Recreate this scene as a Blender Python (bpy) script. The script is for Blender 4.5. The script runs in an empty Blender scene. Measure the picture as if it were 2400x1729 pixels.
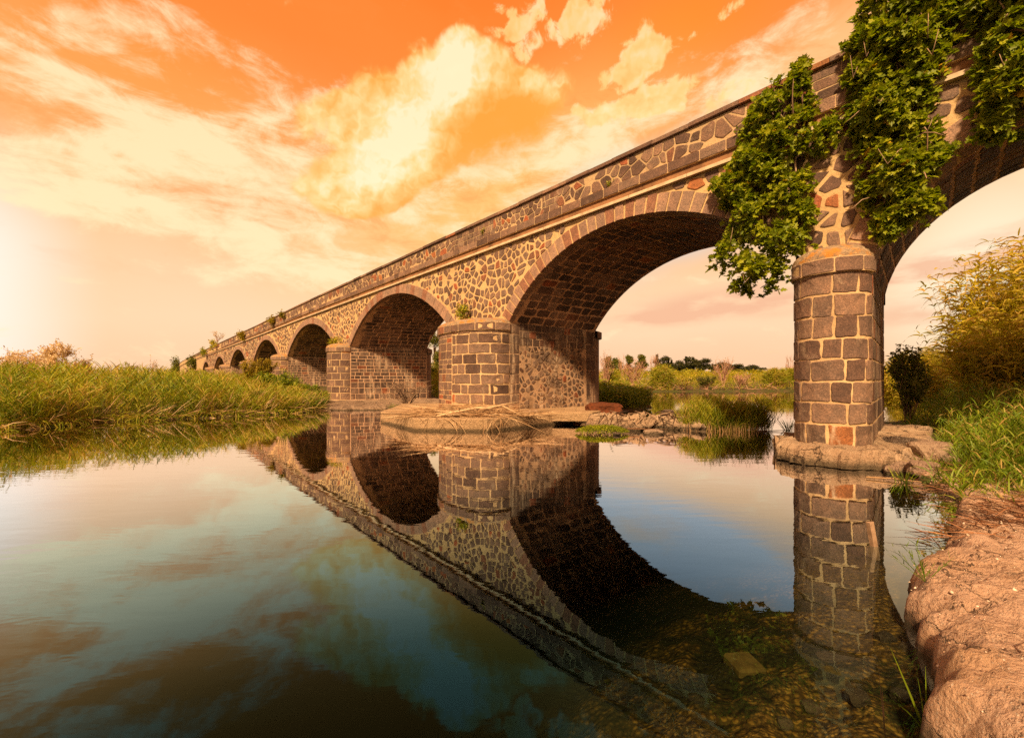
import bpy, bmesh, math, random
import numpy as np
from mathutils import Vector, noise as mnoise

random.seed(7)
RNG = np.random.default_rng(11)
PI = math.pi
C = bpy.context.scene.collection
R = math.radians

# ------------------------------------------------------------------ frame of the place
# water at z = 0, the eye stands at the origin 1.65 m above it and looks along +Y
EYE = 1.65
FOC, CX, HY = 984.0, 1200.0, 888.0          # lens in units of a 2400 px wide frame
TH = R(41.64)                                # the bridge runs away at this angle to the left
CT, ST = math.cos(TH), math.sin(TH)
DP = 10.98                                   # distance from the eye to the near face of the bridge
W = 5.0                                      # bridge width
def at(x, y, Y):                             # a sight line and a distance give a point
    return Vector(((x - CX) / FOC * Y, Y, EYE - (y - HY) / FOC * Y))
def B(s, off, z):                            # bridge coordinates: along, across, up
    return Vector((CT * (DP + off) - ST * s, ST * (DP + off) + CT * s, z))
def fpt(x, y, out=0.0):                      # sight line meets the near face -> (s, z)
    t = (DP - out) / ((x - CX) / FOC * CT + ST)
    return (-(x - CX) / FOC * ST + CT) * t, EYE - (y - HY) / FOC * t

def sag(s):                                  # the roadway dips towards its far end
    return -float(np.interp(s, [40, 60, 128, 176, 240, 330], [0, .12, .35, .7, 2.2, 3.4]))

# ------------------------------------------------------------------ objects
def tag(o, label=None, cat=None, group=None, kind=None):
    for k, v in (('label', label), ('category', cat), ('group', group), ('kind', kind)):
        if v: o[k] = v
    return o
def empty(name, loc):
    o = bpy.data.objects.new(name, None); o.location = loc; o.empty_display_size = .2
    C.objects.link(o); return o
def link(name, me, parent=None):
    o = bpy.data.objects.new(name, me); C.objects.link(o)
    if parent is not None: o.parent = parent
    return o
def wloc(p):
    v = Vector((0, 0, 0))
    while p is not None: v = v + p.location; p = p.parent
    return v
def build_np(name, V, F, tone, mats, parent=None, mi=None, smooth=False):
    """V (n,3), F (m,3|4) int array, tone per face"""
    V = np.asarray(V, dtype=np.float64).reshape(-1, 3); F = np.asarray(F, dtype=np.int64)
    if parent is not None:
        V = V - np.array(wloc(parent))
    k = F.shape[1]; me = bpy.data.meshes.new(name)
    me.vertices.add(len(V)); me.vertices.foreach_set('co', V.ravel())
    me.loops.add(F.size); me.loops.foreach_set('vertex_index', F.ravel())
    me.polygons.add(len(F)); me.polygons.foreach_set('loop_start', np.arange(0, F.size, k))
    if not isinstance(mats, (list, tuple)): mats = [mats]
    for m in mats: me.materials.append(m)
    if mi is not None: me.polygons.foreach_set('material_index', np.asarray(mi, dtype=np.int32))
    if smooth: me.polygons.foreach_set('use_smooth', np.ones(len(F), dtype=bool))
    me.update(calc_edges=True)
    a = me.attributes.new('tone', 'FLOAT', 'FACE'); a.data.foreach_set('value', np.asarray(tone, dtype=np.float32))
    me.validate()
    return link(name, me, parent)
class MB:
    def __init__(s): s.v, s.f, s.m, s.t = [], [], [], []
    def add(s, vs, fs, m=0, t=.5):
        o = len(s.v); s.v += [tuple(v) for v in vs]
        for f in fs: s.f.append([i + o for i in f]); s.m.append(m); s.t.append(t)
    def grid(s, P, m=0, t=.5):               # P: rows of points
        n, k = len(P), len(P[0])
        s.add([p for r in P for p in r], [[i*k+j, i*k+j+1, (i+1)*k+j+1, (i+1)*k+j] for i in range(n-1) for j in range(k-1)], m, t)
    def box(s, p000, ex, ey, ez, m=0, t=.5):
        p = Vector(p000); ex, ey, ez = Vector(ex), Vector(ey), Vector(ez)
        q = [p, p+ex, p+ex+ey, p+ey]; q += [a+ez for a in q]
        s.add(q, [[0,3,2,1],[4,5,6,7],[0,1,5,4],[1,2,6,5],[2,3,7,6],[3,0,4,7]], m, t)
    def tube(s, pts, rad, n=6, m=0, t=.5):
        pts = [Vector(p) for p in pts]; rows = []
        for i, p in enumerate(pts):
            d = (pts[min(i+1, len(pts)-1)] - pts[max(i-1, 0)])
            if d.length < 1e-9: d = Vector((0, 0, 1))
            d.normalize(); a = d.cross(Vector((.31, .2, .93)));
            if a.length < 1e-3: a = d.cross(Vector((1, 0, 0)))
            a.normalize(); b = d.cross(a); r = rad[i] if isinstance(rad, (list, tuple)) else rad
            rows.append([p + (a*math.cos(2*PI*k/n) + b*math.sin(2*PI*k/n))*r for k in range(n)])
        o = [q for r_ in rows for q in r_]; k = len(pts)
        fs = [[i*n+j, i*n+(j+1) % n, (i+1)*n+(j+1) % n, (i+1)*n+j] for i in range(k-1) for j in range(n)]
        fs += [list(range(n))[::-1], [(k-1)*n+j for j in range(n)]]
        s.add(o, fs, m, t)
    def build(s, name, mats, parent=None, smooth=False):
        me = bpy.data.meshes.new(name); off = wloc(parent) if parent is not None else Vector((0, 0, 0))
        me.from_pydata([(a-off.x, b-off.y, c-off.z) for a, b, c in s.v], [], s.f)
        if not isinstance(mats, (list, tuple)): mats = [mats]
        for m in mats: me.materials.append(m)
        me.polygons.foreach_set('material_index', s.m)
        if smooth: me.polygons.foreach_set('use_smooth', [True]*len(s.f))
        a = me.attributes.new('tone', 'FLOAT', 'FACE'); a.data.foreach_set('value', s.t)
        me.update(); return link(name, me, parent)
def copy_tree(o, parent=None):
    c = o.copy(); C.objects.link(c); c.parent = parent
    for ch in o.children: copy_tree(ch, c)
    return c

# ------------------------------------------------------------------ materials
def srgb(r, g, b):
    f = lambda c: (c/255/12.92 if c/255 <= .04045 else ((c/255+.055)/1.055)**2.4)
    return (f(r), f(g), f(b), 1)
class NT:
    """a node tree with arithmetic helpers"""
    def __init__(s, tree): s.t = tree; tree.nodes.clear()
    def n(s, typ, **kw):
        nd = s.t.nodes.new(typ)
        for k, v in kw.items():
            if k.startswith('_'): setattr(nd, k[1:], v)
            else: s.set(nd.inputs[k.replace('__', ' ')], v)
        return nd
    def set(s, inp, v):
        if hasattr(v, 'is_output'): s.t.links.new(v, inp)
        else:
            if inp.type == 'RGBA' and len(v) == 3: v = (*v, 1)
            inp.default_value = v
    def ma(s, op, a, b=0.0, c=None):
        nd = s.t.nodes.new('ShaderNodeMath'); nd.operation = op
        s.set(nd.inputs[0], a); s.set(nd.inputs[1], b)
        if c is not None: s.set(nd.inputs[2], c)
        return nd.outputs[0]
    def mix(s, f, a, b, blend='MIX'):
        nd = s.t.nodes.new('ShaderNodeMix'); nd.data_type = 'RGBA'; nd.blend_type = blend
        s.set(nd.inputs[0], f); s.set(nd.inputs[6], a); s.set(nd.inputs[7], b); return nd.outputs[2]
    def ss(s, x, a, b, lo=0.0, hi=1.0):
        nd = s.t.nodes.new('ShaderNodeMapRange'); nd.interpolation_type = 'SMOOTHSTEP'
        s.set(nd.inputs[0], x); nd.inputs[1].default_value = a; nd.inputs[2].default_value = b
        nd.inputs[3].default_value = lo; nd.inputs[4].default_value = hi; return nd.outputs[0]
    def ramp(s, x, stops):
        nd = s.t.nodes.new('ShaderNodeValToRGB'); e = nd.color_ramp.elements
        while len(e) < len(stops): e.new(.5)
        for el, (p, c) in zip(e, stops): el.position = p; el.color = (*c[:3], 1)
        s.set(nd.inputs[0], x); return nd.outputs[0]
    def noise(s, vec, scale, detail=4, rough=.55, dist=0.0, dim='3D'):
        nd = s.n('ShaderNodeTexNoise', _noise_dimensions=dim, Scale=scale, Detail=detail, Roughness=rough, Distortion=dist)
        if vec is not None: s.set(nd.inputs['Vector'], vec)
        return nd.outputs['Fac']
    def map(s, vec, loc=(0,0,0), rot=(0,0,0), sc=(1,1,1)):
        nd = s.n('ShaderNodeMapping'); s.set(nd.inputs[0], vec)
        nd.inputs[1].default_value = loc; nd.inputs[2].default_value = rot; nd.inputs[3].default_value = sc
        return nd.outputs[0]
    def pos(s): return s.n('ShaderNodeNewGeometry').outputs['Position']
    def tone(s): return s.n('ShaderNodeAttribute', _attribute_name='tone').outputs['Fac']
    def bump(s, h, strength, dist=.02):
        return s.n('ShaderNodeBump', Strength=strength, Distance=dist, Height=h).outputs[0]
def mat(name):
    m = bpy.data.materials.new(name); m.use_nodes = True; return m, NT(m.node_tree)
def finish(t, col, rough=.9, normal=None, spec=.25):
    b = t.n('ShaderNodeBsdfPrincipled', Roughness=rough)
    t.set(b.inputs['Base Color'], col); b.inputs['Specular IOR Level'].default_value = spec
    if normal is not None: t.set(b.inputs['Normal'], normal)
    o = t.n('ShaderNodeOutputMaterial'); t.t.links.new(b.outputs[0], o.inputs[0])

def mortar_mat(name, light=(.50, .38, .25), dark=(.22, .15, .10), stain=.5):
    m, t = mat(name); p = t.pos()
    n1 = t.noise(p, 1.3, 5); n2 = t.noise(p, 14, 6, .65); n3 = t.noise(p, 60, 3)
    c = t.mix(t.ss(n1, .42, .72, 0, stain), light, dark)
    c = t.mix(t.ss(n2, .50, .75, 0, .55), c, (dark[0]*.6, dark[1]*.6, dark[2]*.6))
    h = t.ma('ADD', n2, t.ma('MULTIPLY', n3, .35))
    finish(t, c, .95, t.bump(h, .8, .02)); return m
def stone_mat(name, smear=.3, lime=(.50, .38, .26), soot=0.0, streak=0.0, bright=1.0, red=1.0, pits=1.0):
    m, t = mat(name); p = t.pos(); tn = t.tone(); k = bright*1.14
    g = [(0, (.046*k, .029*k, .023*k)), (.22, (.090*k, .055*k, .042*k)), (.45, (.122*k, .082*k, .062*k)), (.62, (.155*k, .098*k, .070*k)),
         (.76, (.090*k, .051*k, .037*k)), (.86, (.15*k, .066*k, .038*k)), (.95, (.20*k*red, .062*k, .028*k)), (1, (.25*k*red, .12*k, .045*k))]
    c = t.ramp(tn, g)
    n1 = t.noise(p, 5, 6, .65); n2 = t.noise(p, 34, 6, .75); n3 = t.noise(p, 120, 2)
    c = t.mix(t.ss(n1, .35, .70, 0, .6), c, t.mix(1.0, c, (1.8, 1.65, 1.5, 1), 'MULTIPLY'))
    c = t.mix(t.ss(n2, .50, .66, 0, .75), c, t.mix(1.0, c, (2.0, 1.85, 1.7, 1), 'MULTIPLY'))
    c = t.mix(t.ss(n2, .47, .36, 0, .7), c, t.mix(1.0, c, (.42, .40, .38, 1), 'MULTIPLY'))
    v = t.n('ShaderNodeTexVoronoi', Scale=55.0); t.set(v.inputs['Vector'], p)
    pit = t.ss(v.outputs['Distance'], .12, .34)
    pitm = t.ma('MULTIPLY', t.ma('SUBTRACT', 1.0, pit), t.ss(n2, .45, .6))
    c = t.mix(t.ma('MULTIPLY', pitm, .6*pits), c, (.018, .014, .013))
    if smear > 0:
        s1 = t.noise(p, 2.2, 6, .7, .6)
        c = t.mix(t.ma('MULTIPLY', t.ss(t.ma('ADD', s1, t.ma('MULTIPLY', n2, .35)), .72, .92), smear), c, lime)
    if streak > 0:                            # lime washed down the wall in vertical runs
        q = t.map(p, sc=(2.6, 2.6, .30)); s2 = t.noise(q, 1.6, 6, .65)
        c = t.mix(t.ma('MULTIPLY', t.ss(t.ma('ADD', s2, t.ma('MULTIPLY', n1, .22)), .62, .78), streak), c, lime)
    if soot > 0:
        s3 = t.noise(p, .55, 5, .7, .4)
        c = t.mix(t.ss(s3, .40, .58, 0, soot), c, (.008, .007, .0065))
    h = t.ma('ADD', t.ma('MULTIPLY', n1, .5), t.ma('ADD', t.ma('MULTIPLY', n2, .5), t.ma('MULTIPLY', pit, .35*pits)))
    finish(t, c, .86, t.bump(h, .75, .018), .22); return m
def leaf_mat(name, stops, trans=.3, rough=.5, spec=.35, var=.35, tc=(1.0, 1.15, .35)):
    m, t = mat(name); p = t.pos(); c = t.ramp(t.tone(), stops)
    n = t.noise(p, 1.1, 3); c = t.mix(t.ss(n, .35, .7, 0, var), c, t.mix(1.0, c, (1.5, 1.28, .8, 1), 'MULTIPLY'))
    b = t.n('ShaderNodeBsdfPrincipled', Roughness=rough); t.set(b.inputs['Base Color'], c)
    b.inputs['Specular IOR Level'].default_value = spec
    tr = t.n('ShaderNodeBsdfTranslucent'); t.set(tr.inputs[0], t.mix(1.0, c, (*tc, 1), 'MULTIPLY'))
    mx = t.n('ShaderNodeMixShader', Fac=trans); t.t.links.new(b.outputs[0], mx.inputs[1]); t.t.links.new(tr.outputs[0], mx.inputs[2])
    o = t.n('ShaderNodeOutputMaterial'); t.t.links.new(mx.outputs[0], o.inputs[0]); return m
def plain_mat(name, a, b, scale=8, rough=.85, bump=.3, spec=.2, bd=.01):
    m, t = mat(name); p = t.pos(); n = t.noise(p, scale, 6, .65)
    finish(t, t.mix(t.ss(n, .3, .7), a, b), rough, t.bump(n, bump, bd), spec); return m
def toned_mat(name, stops, rough=.9, scale=12, amt=.35):
    m, t = mat(name); p = t.pos(); n = t.noise(p, scale, 5)
    c = t.ramp(t.tone(), stops); c = t.mix(t.ss(n, .35, .7, 0, amt), c, t.mix(1.0, c, (.55, .5, .45, 1), 'MULTIPLY'))
    finish(t, c, rough, t.bump(n, .3, .01)); return m

M = {}
M['mortar'] = mortar_mat('lime_mortar', (.48, .34, .19), (.20, .125, .07))
M['mortar_bright'] = mortar_mat('lime_mortar_bright', (.58, .40, .20), (.34, .21, .095), .5)
M['mortar_dull'] = mortar_mat('old_mortar', (.58, .36, .22), (.24, .14, .085), .7)
M['mortar_pier'] = mortar_mat('pier_mortar', (.60, .41, .22), (.32, .20, .10), .55)
M['stone'] = stone_mat('basalt', .35)
M['rough_fill'] = mortar_mat('rough_fill', (.42, .27, .165), (.06, .038, .026), 1.0)
M['stone_rubble'] = stone_mat('rubble_stone', .28, bright=1.05)
M['stone_vous'] = stone_mat('voussoir_stone', .22, bright=1.5, red=.7)
M['stone_nose'] = stone_mat('pier_stone', .35, bright=1.0)
M['stone_wall'] = stone_mat('limed_pier_stone', .85, (.52, .38, .26), .45, .95, 1.0)
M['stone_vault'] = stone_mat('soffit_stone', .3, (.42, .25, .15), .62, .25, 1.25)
M['stone_cap'] = stone_mat('cap_stone', .25, bright=1.15, red=.8)
M['pipe'] = plain_mat('cream_conduit', (.62, .50, .34), (.44, .33, .21), 3, .6, .1)

def lichen_mat():
    m, t = mat('lichen_mortar'); p = t.pos(); n1 = t.noise(p, 4, 6, .7); n2 = t.noise(p, 16, 5, .7); n3 = t.noise(p, 40, 4)
    c = t.mix(t.ss(n2, .35, .65), (.20, .135, .085), (.36, .26, .16))
    c = t.mix(t.ss(n1, .46, .60, 0, .85), c, (.42, .17, .018))
    c = t.mix(t.ss(n2, .60, .68, 0, .8), c, (.55, .48, .36))
    finish(t, c, .95, t.bump(t.ma('ADD', n2, n3), .8, .02)); return m
M['lichen'] = lichen_mat()
def concrete_mat(name, a, b, dk, damp=0.2, crack=0.0):
    m, t = mat(name); p = t.pos()
    n1 = t.noise(p, 1.6, 6, .6); n2 = t.noise(p, 11, 8, .7); n3 = t.noise(p, 70, 4, .6)
    v = t.n('ShaderNodeTexVoronoi', Scale=26.0); t.set(v.inputs['Vector'], p)
    v2 = t.n('ShaderNodeTexVoronoi', Scale=75.0); t.set(v2.inputs['Vector'], p)
    c = t.mix(t.ss(n1, .35, .65), a, b); c = t.mix(t.ss(n2, .52, .72, 0, .75), c, dk)
    agg = t.ma('MULTIPLY', t.ss(v2.outputs['Distance'], .36, .22), t.ss(n3, .40, .52))
    c = t.mix(t.ma('MULTIPLY', agg, .8), c, t.mix(v2.outputs['Color'], (.07, .035, .022), (.75, .62, .48)))
    z = t.n('ShaderNodeSeparateXYZ'); t.set(z.inputs[0], p)
    wet = t.ss(t.ma('ADD', z.outputs[2], t.ma('MULTIPLY', t.ma('SUBTRACT', n2, .5), .14)), damp*.25, damp, .8, 0)
    c = t.mix(wet, c, (.035, .028, .014))
    h = t.ma('ADD', t.ma('MULTIPLY', n2, 1.2), t.ma('ADD', t.ma('MULTIPLY', n3, .45), t.ma('MULTIPLY', v.outputs['Distance'], .35)))
    if crack:                                 # wandering cracks
        w = t.n('ShaderNodeVectorMath', _operation='MULTIPLY_ADD'); nd = t.n('ShaderNodeTexNoise', Scale=3.5, Detail=6.0, Roughness=.65); t.set(nd.inputs['Vector'], p)
        t.set(w.inputs[0], nd.outputs['Color']); w.inputs[1].default_value = (.55, .55, .55); t.set(w.inputs[2], p)
        ve = t.n('ShaderNodeTexVoronoi', _feature='DISTANCE_TO_EDGE', Scale=crack); t.set(ve.inputs['Vector'], w.outputs[0])
        ck = t.ma('MULTIPLY', t.ss(ve.outputs['Distance'], .0, .022, 1, 0), t.ss(n1, .38, .5)); c = t.mix(t.ma('MULTIPLY', ck, .75), c, (.06, .035, .022)); h = t.ma('SUBTRACT', h, t.ma('MULTIPLY', ck, 1.2))
    finish(t, c, .92, t.bump(h, 1.0, .045)); return m
M['footing'] = concrete_mat('rough_concrete', (.44, .31, .20), (.34, .22, .135), (.13, .08, .045), .2, 1.3)
M['slab'] = concrete_mat('slab_concrete', (.46, .30, .165), (.36, .23, .12), (.24, .145, .075), .14)
M['bankrock'] = concrete_mat('bank_conglomerate', (.52, .335, .23), (.46, .28, .165), (.25, .14, .085), .10, 1.9)
M['boulder'] = concrete_mat('boulder_stone', (.36, .25, .17), (.26, .17, .12), (.13, .085, .06), .1)
M['darkrock'] = concrete_mat('dark_rock', (.13, .085, .06), (.08, .055, .04), (.05, .035, .025), .1)

YG = [(0, (.025, .05, .004)), (.3, (.10, .155, .009)), (.6, (.22, .27, .014)), (.82, (.38, .35, .022)), (1, (.45, .29, .09))]
M['fig_leaf'] = leaf_mat('fig_leaf', [(0, (.07, .11, .006)), (.5, (.20, .25, .010)), (.9, (.34, .36, .014)), (.97, (.40, .38, .016)), (1, (.55, .34, .02))], .40, .5, .28)
M['reed_leaf'] = leaf_mat('reed_leaf', YG, .35, .55, .3)
M['reed_yellow'] = leaf_mat('reed_leaf_yellow', [(0, (.08, .10, .006)), (.4, (.25, .26, .015)), (.75, (.44, .37, .02)), (1, (.52, .34, .08))], .4, .6, .25)
M['grass'] = leaf_mat('grass_leaf', [(0, (.035, .075, .005)), (.5, (.11, .19, .008)), (.85, (.21, .28, .014)), (1, (.42, .29, .09))], .35, .5, .3)
M['straw'] = toned_mat('dead_reed', [(0, (.16, .085, .04)), (.4, (.34, .19, .085)), (.75, (.52, .33, .17)), (1, (.66, .47, .28))], .8)
M['twig'] = toned_mat('twig_bark', [(0, (.06, .035, .022)), (.5, (.20, .12, .075)), (1, (.40, .27, .17))], .9)
M['litter'] = toned_mat('dark_litter', [(0, (.035, .02, .013)), (.6, (.17, .075, .035)), (1, (.36, .17, .08))], .9)
M['pink_twig'] = leaf_mat('pale_twig', [(0, (.28, .15, .10)), (.6, (.52, .30, .20)), (1, (.66, .46, .32))], .3, .8, .1, .2, (1, .9, .7))
M['tamarisk'] = leaf_mat('tamarisk_spray', [(0, (.50, .38, .22)), (.6, (.72, .58, .40)), (1, (.85, .74, .58))], .45, .7, .1, .3, (1, .95, .6))  # cream sprays, paled further: glare at the far left put into the colour
M['conifer'] = leaf_mat('conifer_needles', [(0, (.016, .022, .008)), (.6, (.05, .055, .018)), (1, (.10, .09, .03))], .15, .7, .15)
M['tree_leaf'] = leaf_mat('tree_leaf', [(0, (.03, .045, .006)), (.6, (.10, .115, .014)), (1, (.19, .18, .024))], .25, .6, .2)
M['yellow_leaf'] = leaf_mat('ochre_leaf', [(0, (.09, .075, .008)), (.6, (.26, .20, .015)), (1, (.42, .30, .03))], .4, .6, .2)
M['moss'] = leaf_mat('moss_leaf', [(0, (.09, .12, .006)), (.6, (.22, .25, .012)), (1, (.36, .34, .03))], .35, .6, .2)
M['soil'] = plain_mat('red_earth', (.15, .045, .018), (.08, .028, .014), 9, .95, .9, .1, .05)
M['wood'] = plain_mat('weathered_wood', (.42, .28, .18), (.24, .15, .09), 14, .85, .4)

def ground_mat():
    m, t = mat('ground_and_bed'); p = t.pos(); z = t.n('ShaderNodeSeparateXYZ'); t.set(z.inputs[0], p); z = z.outputs[2]
    n1 = t.noise(p, .8, 6, .65); n2 = t.noise(p, 7, 6, .65); n3 = t.noise(p, 40, 4)
    v = t.n('ShaderNodeTexVoronoi', Scale=27.0); t.set(v.inputs['Vector'], p)
    v2 = t.n('ShaderNodeTexVoronoi', Scale=62.0); t.set(v2.inputs['Vector'], p)
    peb = t.mix(v.outputs['Color'], (.065, .030, .005), (.30, .175, .03))
    peb = t.mix(t.ss(v.outputs['Distance'], .3, .55, 0, .85), peb, (.03, .018, .005))
    peb2 = t.mix(v2.outputs['Color'], (.055, .028, .005), (.38, .22, .045))
    grav = t.mix(t.ss(n2, .44, .56), peb, t.mix(t.ss(v2.outputs['Distance'], .3, .6, 0, .8), peb2, (.03, .02, .006)))
    grav = t.mix(t.ss(t.ma('ADD', t.ma('MULTIPLY', n1, .65), t.ma('MULTIPLY', n2, .4)), .49, .57, 0, .92), grav, (.012, .014, .003))
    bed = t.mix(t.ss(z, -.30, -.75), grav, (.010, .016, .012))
    land = t.mix(t.ss(n2, .35, .65), (.13, .075, .04), (.07, .055, .018)); land = t.mix(t.ss(n1, .4, .6), land, (.06, .075, .012))
    c = t.mix(t.ss(z, -.03, .05), bed, land)
    h = t.ma('ADD', t.ma('MULTIPLY', t.ma('SUBTRACT', 1.0, v.outputs['Distance']), .8), t.ma('ADD', n2, t.ma('MULTIPLY', n3, .3)))
    finish(t, c, .9, t.bump(h, .8, .04)); return m
M['ground'] = ground_mat()

def water_mat():
    m, t = mat('river_water'); p = t.pos()
    q = t.map(p, rot=(0, 0, R(-12)), sc=(.75, 2.4, 1)); n1 = t.noise(q, 1.6, 3, .5, .3)
    q2 = t.map(p, rot=(0, 0, R(14)), sc=(.8, 1.6, 1)); n2 = t.noise(q2, 6.0, 2, .5)
    calm = t.ss(t.noise(p, .12, 2), .40, .62, .25, 1.0)
    h = t.ma('MULTIPLY', t.ma('ADD', n1, t.ma('MULTIPLY', n2, .18)), calm)
    nrm = t.bump(h, .16, .016)
    fr = t.n('ShaderNodeFresnel', IOR=1.42); t.set(fr.inputs['Normal'], nrm)
    g = lambda v: (v, v, v)
    f = t.ramp(fr.outputs[0], [(0, g(0)), (.035, g(.012)), (.07, g(.085)), (.10, g(.19)), (.13, g(.32)), (.24, g(.68)), (.38, g(.92)), (1, g(.98))])
    tint = t.ramp(fr.outputs[0], [(0, (.16, .58, 1.0)), (.06, (.26, .66, 1.0)), (.095, (.50, .76, 1.0)), (.15, (.62, .83, 1.0)), (.28, (.86, .93, 1.0)), (.42, (1.0, .97, 1.0))])
    gl = t.n('ShaderNodeBsdfGlossy', Roughness=.012); t.set(gl.inputs['Color'], tint); t.set(gl.inputs['Normal'], nrm)
    tr = t.n('ShaderNodeBsdfTransparent', Color=(.82, .86, .80))
    mx = t.n('ShaderNodeMixShader'); t.set(mx.inputs[0], t.ma('MULTIPLY', f, t.ma('SUBTRACT', 1.0, t.n('ShaderNodeNewGeometry').outputs['Backfacing'])))   # light leaves and enters freely from below
    t.t.links.new(tr.outputs[0], mx.inputs[1]); t.t.links.new(gl.outputs[0], mx.inputs[2])
    va = t.n('ShaderNodeVolumeAbsorption', Density=1.7, Color=(.46, .52, .38))
    o = t.n('ShaderNodeOutputMaterial'); t.t.links.new(mx.outputs[0], o.inputs[0]); t.t.links.new(va.outputs[0], o.inputs[1]); return m
M['water'] = water_mat()

# ------------------------------------------------------------------ sky, sun, camera
SUN_EL, SUN_DIR = R(42), Vector((-.30, -.84, 0)).normalized()
def make_world():
    w = bpy.data.worlds.new("World"); bpy.context.scene.world = w; w.use_nodes = True; w.cycles.sampling_method = 'MANUAL'; w.cycles.sample_map_resolution = 256; t = NT(w.node_tree)
    g = t.n('ShaderNodeTexCoord').outputs['Generated']
    sp = t.n('ShaderNodeSeparateXYZ'); t.set(sp.inputs[0], g); x, y, z = sp.outputs
    az = t.ma('MULTIPLY', t.ma('ARCTAN2', x, y), 180/PI); el = t.ma('MULTIPLY', t.ma('ARCSINE', z), 180/PI)
    ae = t.n('ShaderNodeCombineXYZ'); t.set(ae.inputs[0], az); t.set(ae.inputs[1], el); ae = ae.outputs[0]
    ae1 = t.n('ShaderNodeCombineXYZ', Z=1.0); t.set(ae1.inputs[0], az); t.set(ae1.inputs[1], el); ae1 = ae1.outputs[0]
    N2 = lambda *a: t.noise(*a, dim='2D')
    def gauss(a0, e0, sa, se, rot=0.0, amp=1.0, P=None, sq=True):
        """a soft lump of sky at azimuth a0, elevation e0 (degrees)"""
        P = ae1 if P is None else P; c, s = math.cos(R(rot)), math.sin(R(rot)); sa, se = sa*1.9, se*1.9; uv = []
        for k in ((c/sa, s/sa, -(c*a0+s*e0)/sa), (-s/se, c/se, (s*a0-c*e0)/se)):
            d = t.n('ShaderNodeVectorMath', _operation='DOT_PRODUCT'); t.set(d.inputs[0], P); d.inputs[1].default_value = k; uv.append(d.outputs['Value'])
        r2 = t.ma('MULTIPLY_ADD', uv[1], uv[1], t.ma('MULTIPLY', uv[0], uv[0])); f = t.ma('SUBTRACT', 1.0, r2); f.node.use_clamp = True
        if sq: return t.ma('MULTIPLY', t.ma('MULTIPLY', f, f), amp)
        return f if amp == 1.0 else t.ma('MULTIPLY', f, amp)
    def add(*l):
        r = l[0]
        for q in l[1:]: r = t.ma('ADD', r, q)
        return r
    # clear air: pale near the horizon, deep orange above
    def sky(x, y):                                                  # direction of a sight line, degrees
        a_ = math.atan2(x-CX, FOC); return math.degrees(a_), math.degrees(math.atan((HY-y)/FOC*math.cos(a_)))
    def gp(x, y, rx, ry, rot=0.0, amp=1.0, sq=False):
        a0, e0 = sky(x, y); a1, e1 = sky(x+1, y); a2, e2 = sky(x, y-1); return gauss(a0, e0, rx*(a1-a0)/1.5, ry*(e2-e0)/1.5, rot, amp, None, sq)
    wob = t.ma('MULTIPLY', t.ma('SUBTRACT', N2(t.map(ae, sc=(.03, .06, 1)), 1.0, 4), .5), 9.0)
    base = t.ramp(t.ma('DIVIDE', t.ma('ADD', el, wob), 60.0),
        [(0, srgb(252, 200, 158)), (.10, srgb(253, 212, 170)), (.22, srgb(253, 206, 158)), (.34, srgb(253, 188, 124)), (.46, srgb(253, 166, 86)), (.58, srgb(252, 143, 54)), (.72, srgb(250, 128, 36)), (1, srgb(225, 112, 40))])
    base = t.mix(gp(700, 110, 420, 190, 0, .55, True), base, srgb(252, 128, 40))
    base = t.mix(gp(1900, 190, 330, 160, 25, .85, True), base, srgb(254, 205, 140))
    base = t.mix(gp(1600, 60, 200, 110, 0, .7, True), base, srgb(253, 140, 24))
    base = t.mix(gp(2330, 640, 330, 260, 0, 1.0, True), base, srgb(254, 240, 205))
    base = t.mix(gp(-160, 690, 430, 420, 0, 1.0, True), base, srgb(255, 250, 238))
    base = t.mix(gp(700, 760, 600, 130, 0, .5, True), base, srgb(253, 216, 172))
    base = t.mix(gp(1150, 480, 520, 240, 20, .75, True), base, srgb(254, 200, 112))
    base = t.mix(gp(330, 180, 420, 150, 20, .5, True), base, srgb(254, 158, 66))
    # streaked and ragged high cloud, rising to the right
    n = N2(t.map(ae, rot=(0, 0, R(-24)), sc=(.05, .17, 1)), 1.0, 7, .62, .5); nf = N2(t.map(ae, rot=(0, 0, R(-16)), sc=(.20, .40, 1)), 1.0, 6, .66, .3)
    st = add(gp(640, 500, 330, 40, 14, 1.0), gp(330, 480, 200, 40, 10, .5), gp(380, 640, 330, 34, 8, .55), gp(760, 640, 260, 40, 10, .45), gp(1000, 440, 260, 60, 20, .7), gp(190, 60, 200, 55, 22, .9), gp(150, 260, 330, 130, 20, .75), gp(120, 420, 330, 75, 4, 1.2), gp(760, 290, 330, 70, 22, .9), gp(700, 440, 380, 85, 16, 1.1), gp(560, 520, 260, 60, 10, .7),
             gp(1000, 560, 420, 110, 14, .7), gp(1350, 330, 260, 80, 14, .6), gp(1780, 190, 260, 80, 26, .9), gp(1420, 400, 300, 90, 20, .6), gp(450, 330, 260, 90, 22, .6))
    stm = t.ss(t.ma('ADD', t.ma('MULTIPLY', t.ma('MINIMUM', st, 1.0), .36), t.ma('ADD', t.ma('MULTIPLY', n, 1.15), t.ma('MULTIPLY', nf, .75))), 1.05, 1.46, 0, .84)
    base = t.mix(stm, base, srgb(255, 236, 186))
    gaps = t.ss(t.ma('ADD', t.ma('MULTIPLY', n, .6), t.ma('MULTIPLY', nf, .5)), .50, .36, 0, .35)
    base = t.mix(t.ma('MULTIPLY', gaps, t.ss(el, 8, 20)), base, srgb(250, 138, 52))
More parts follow.
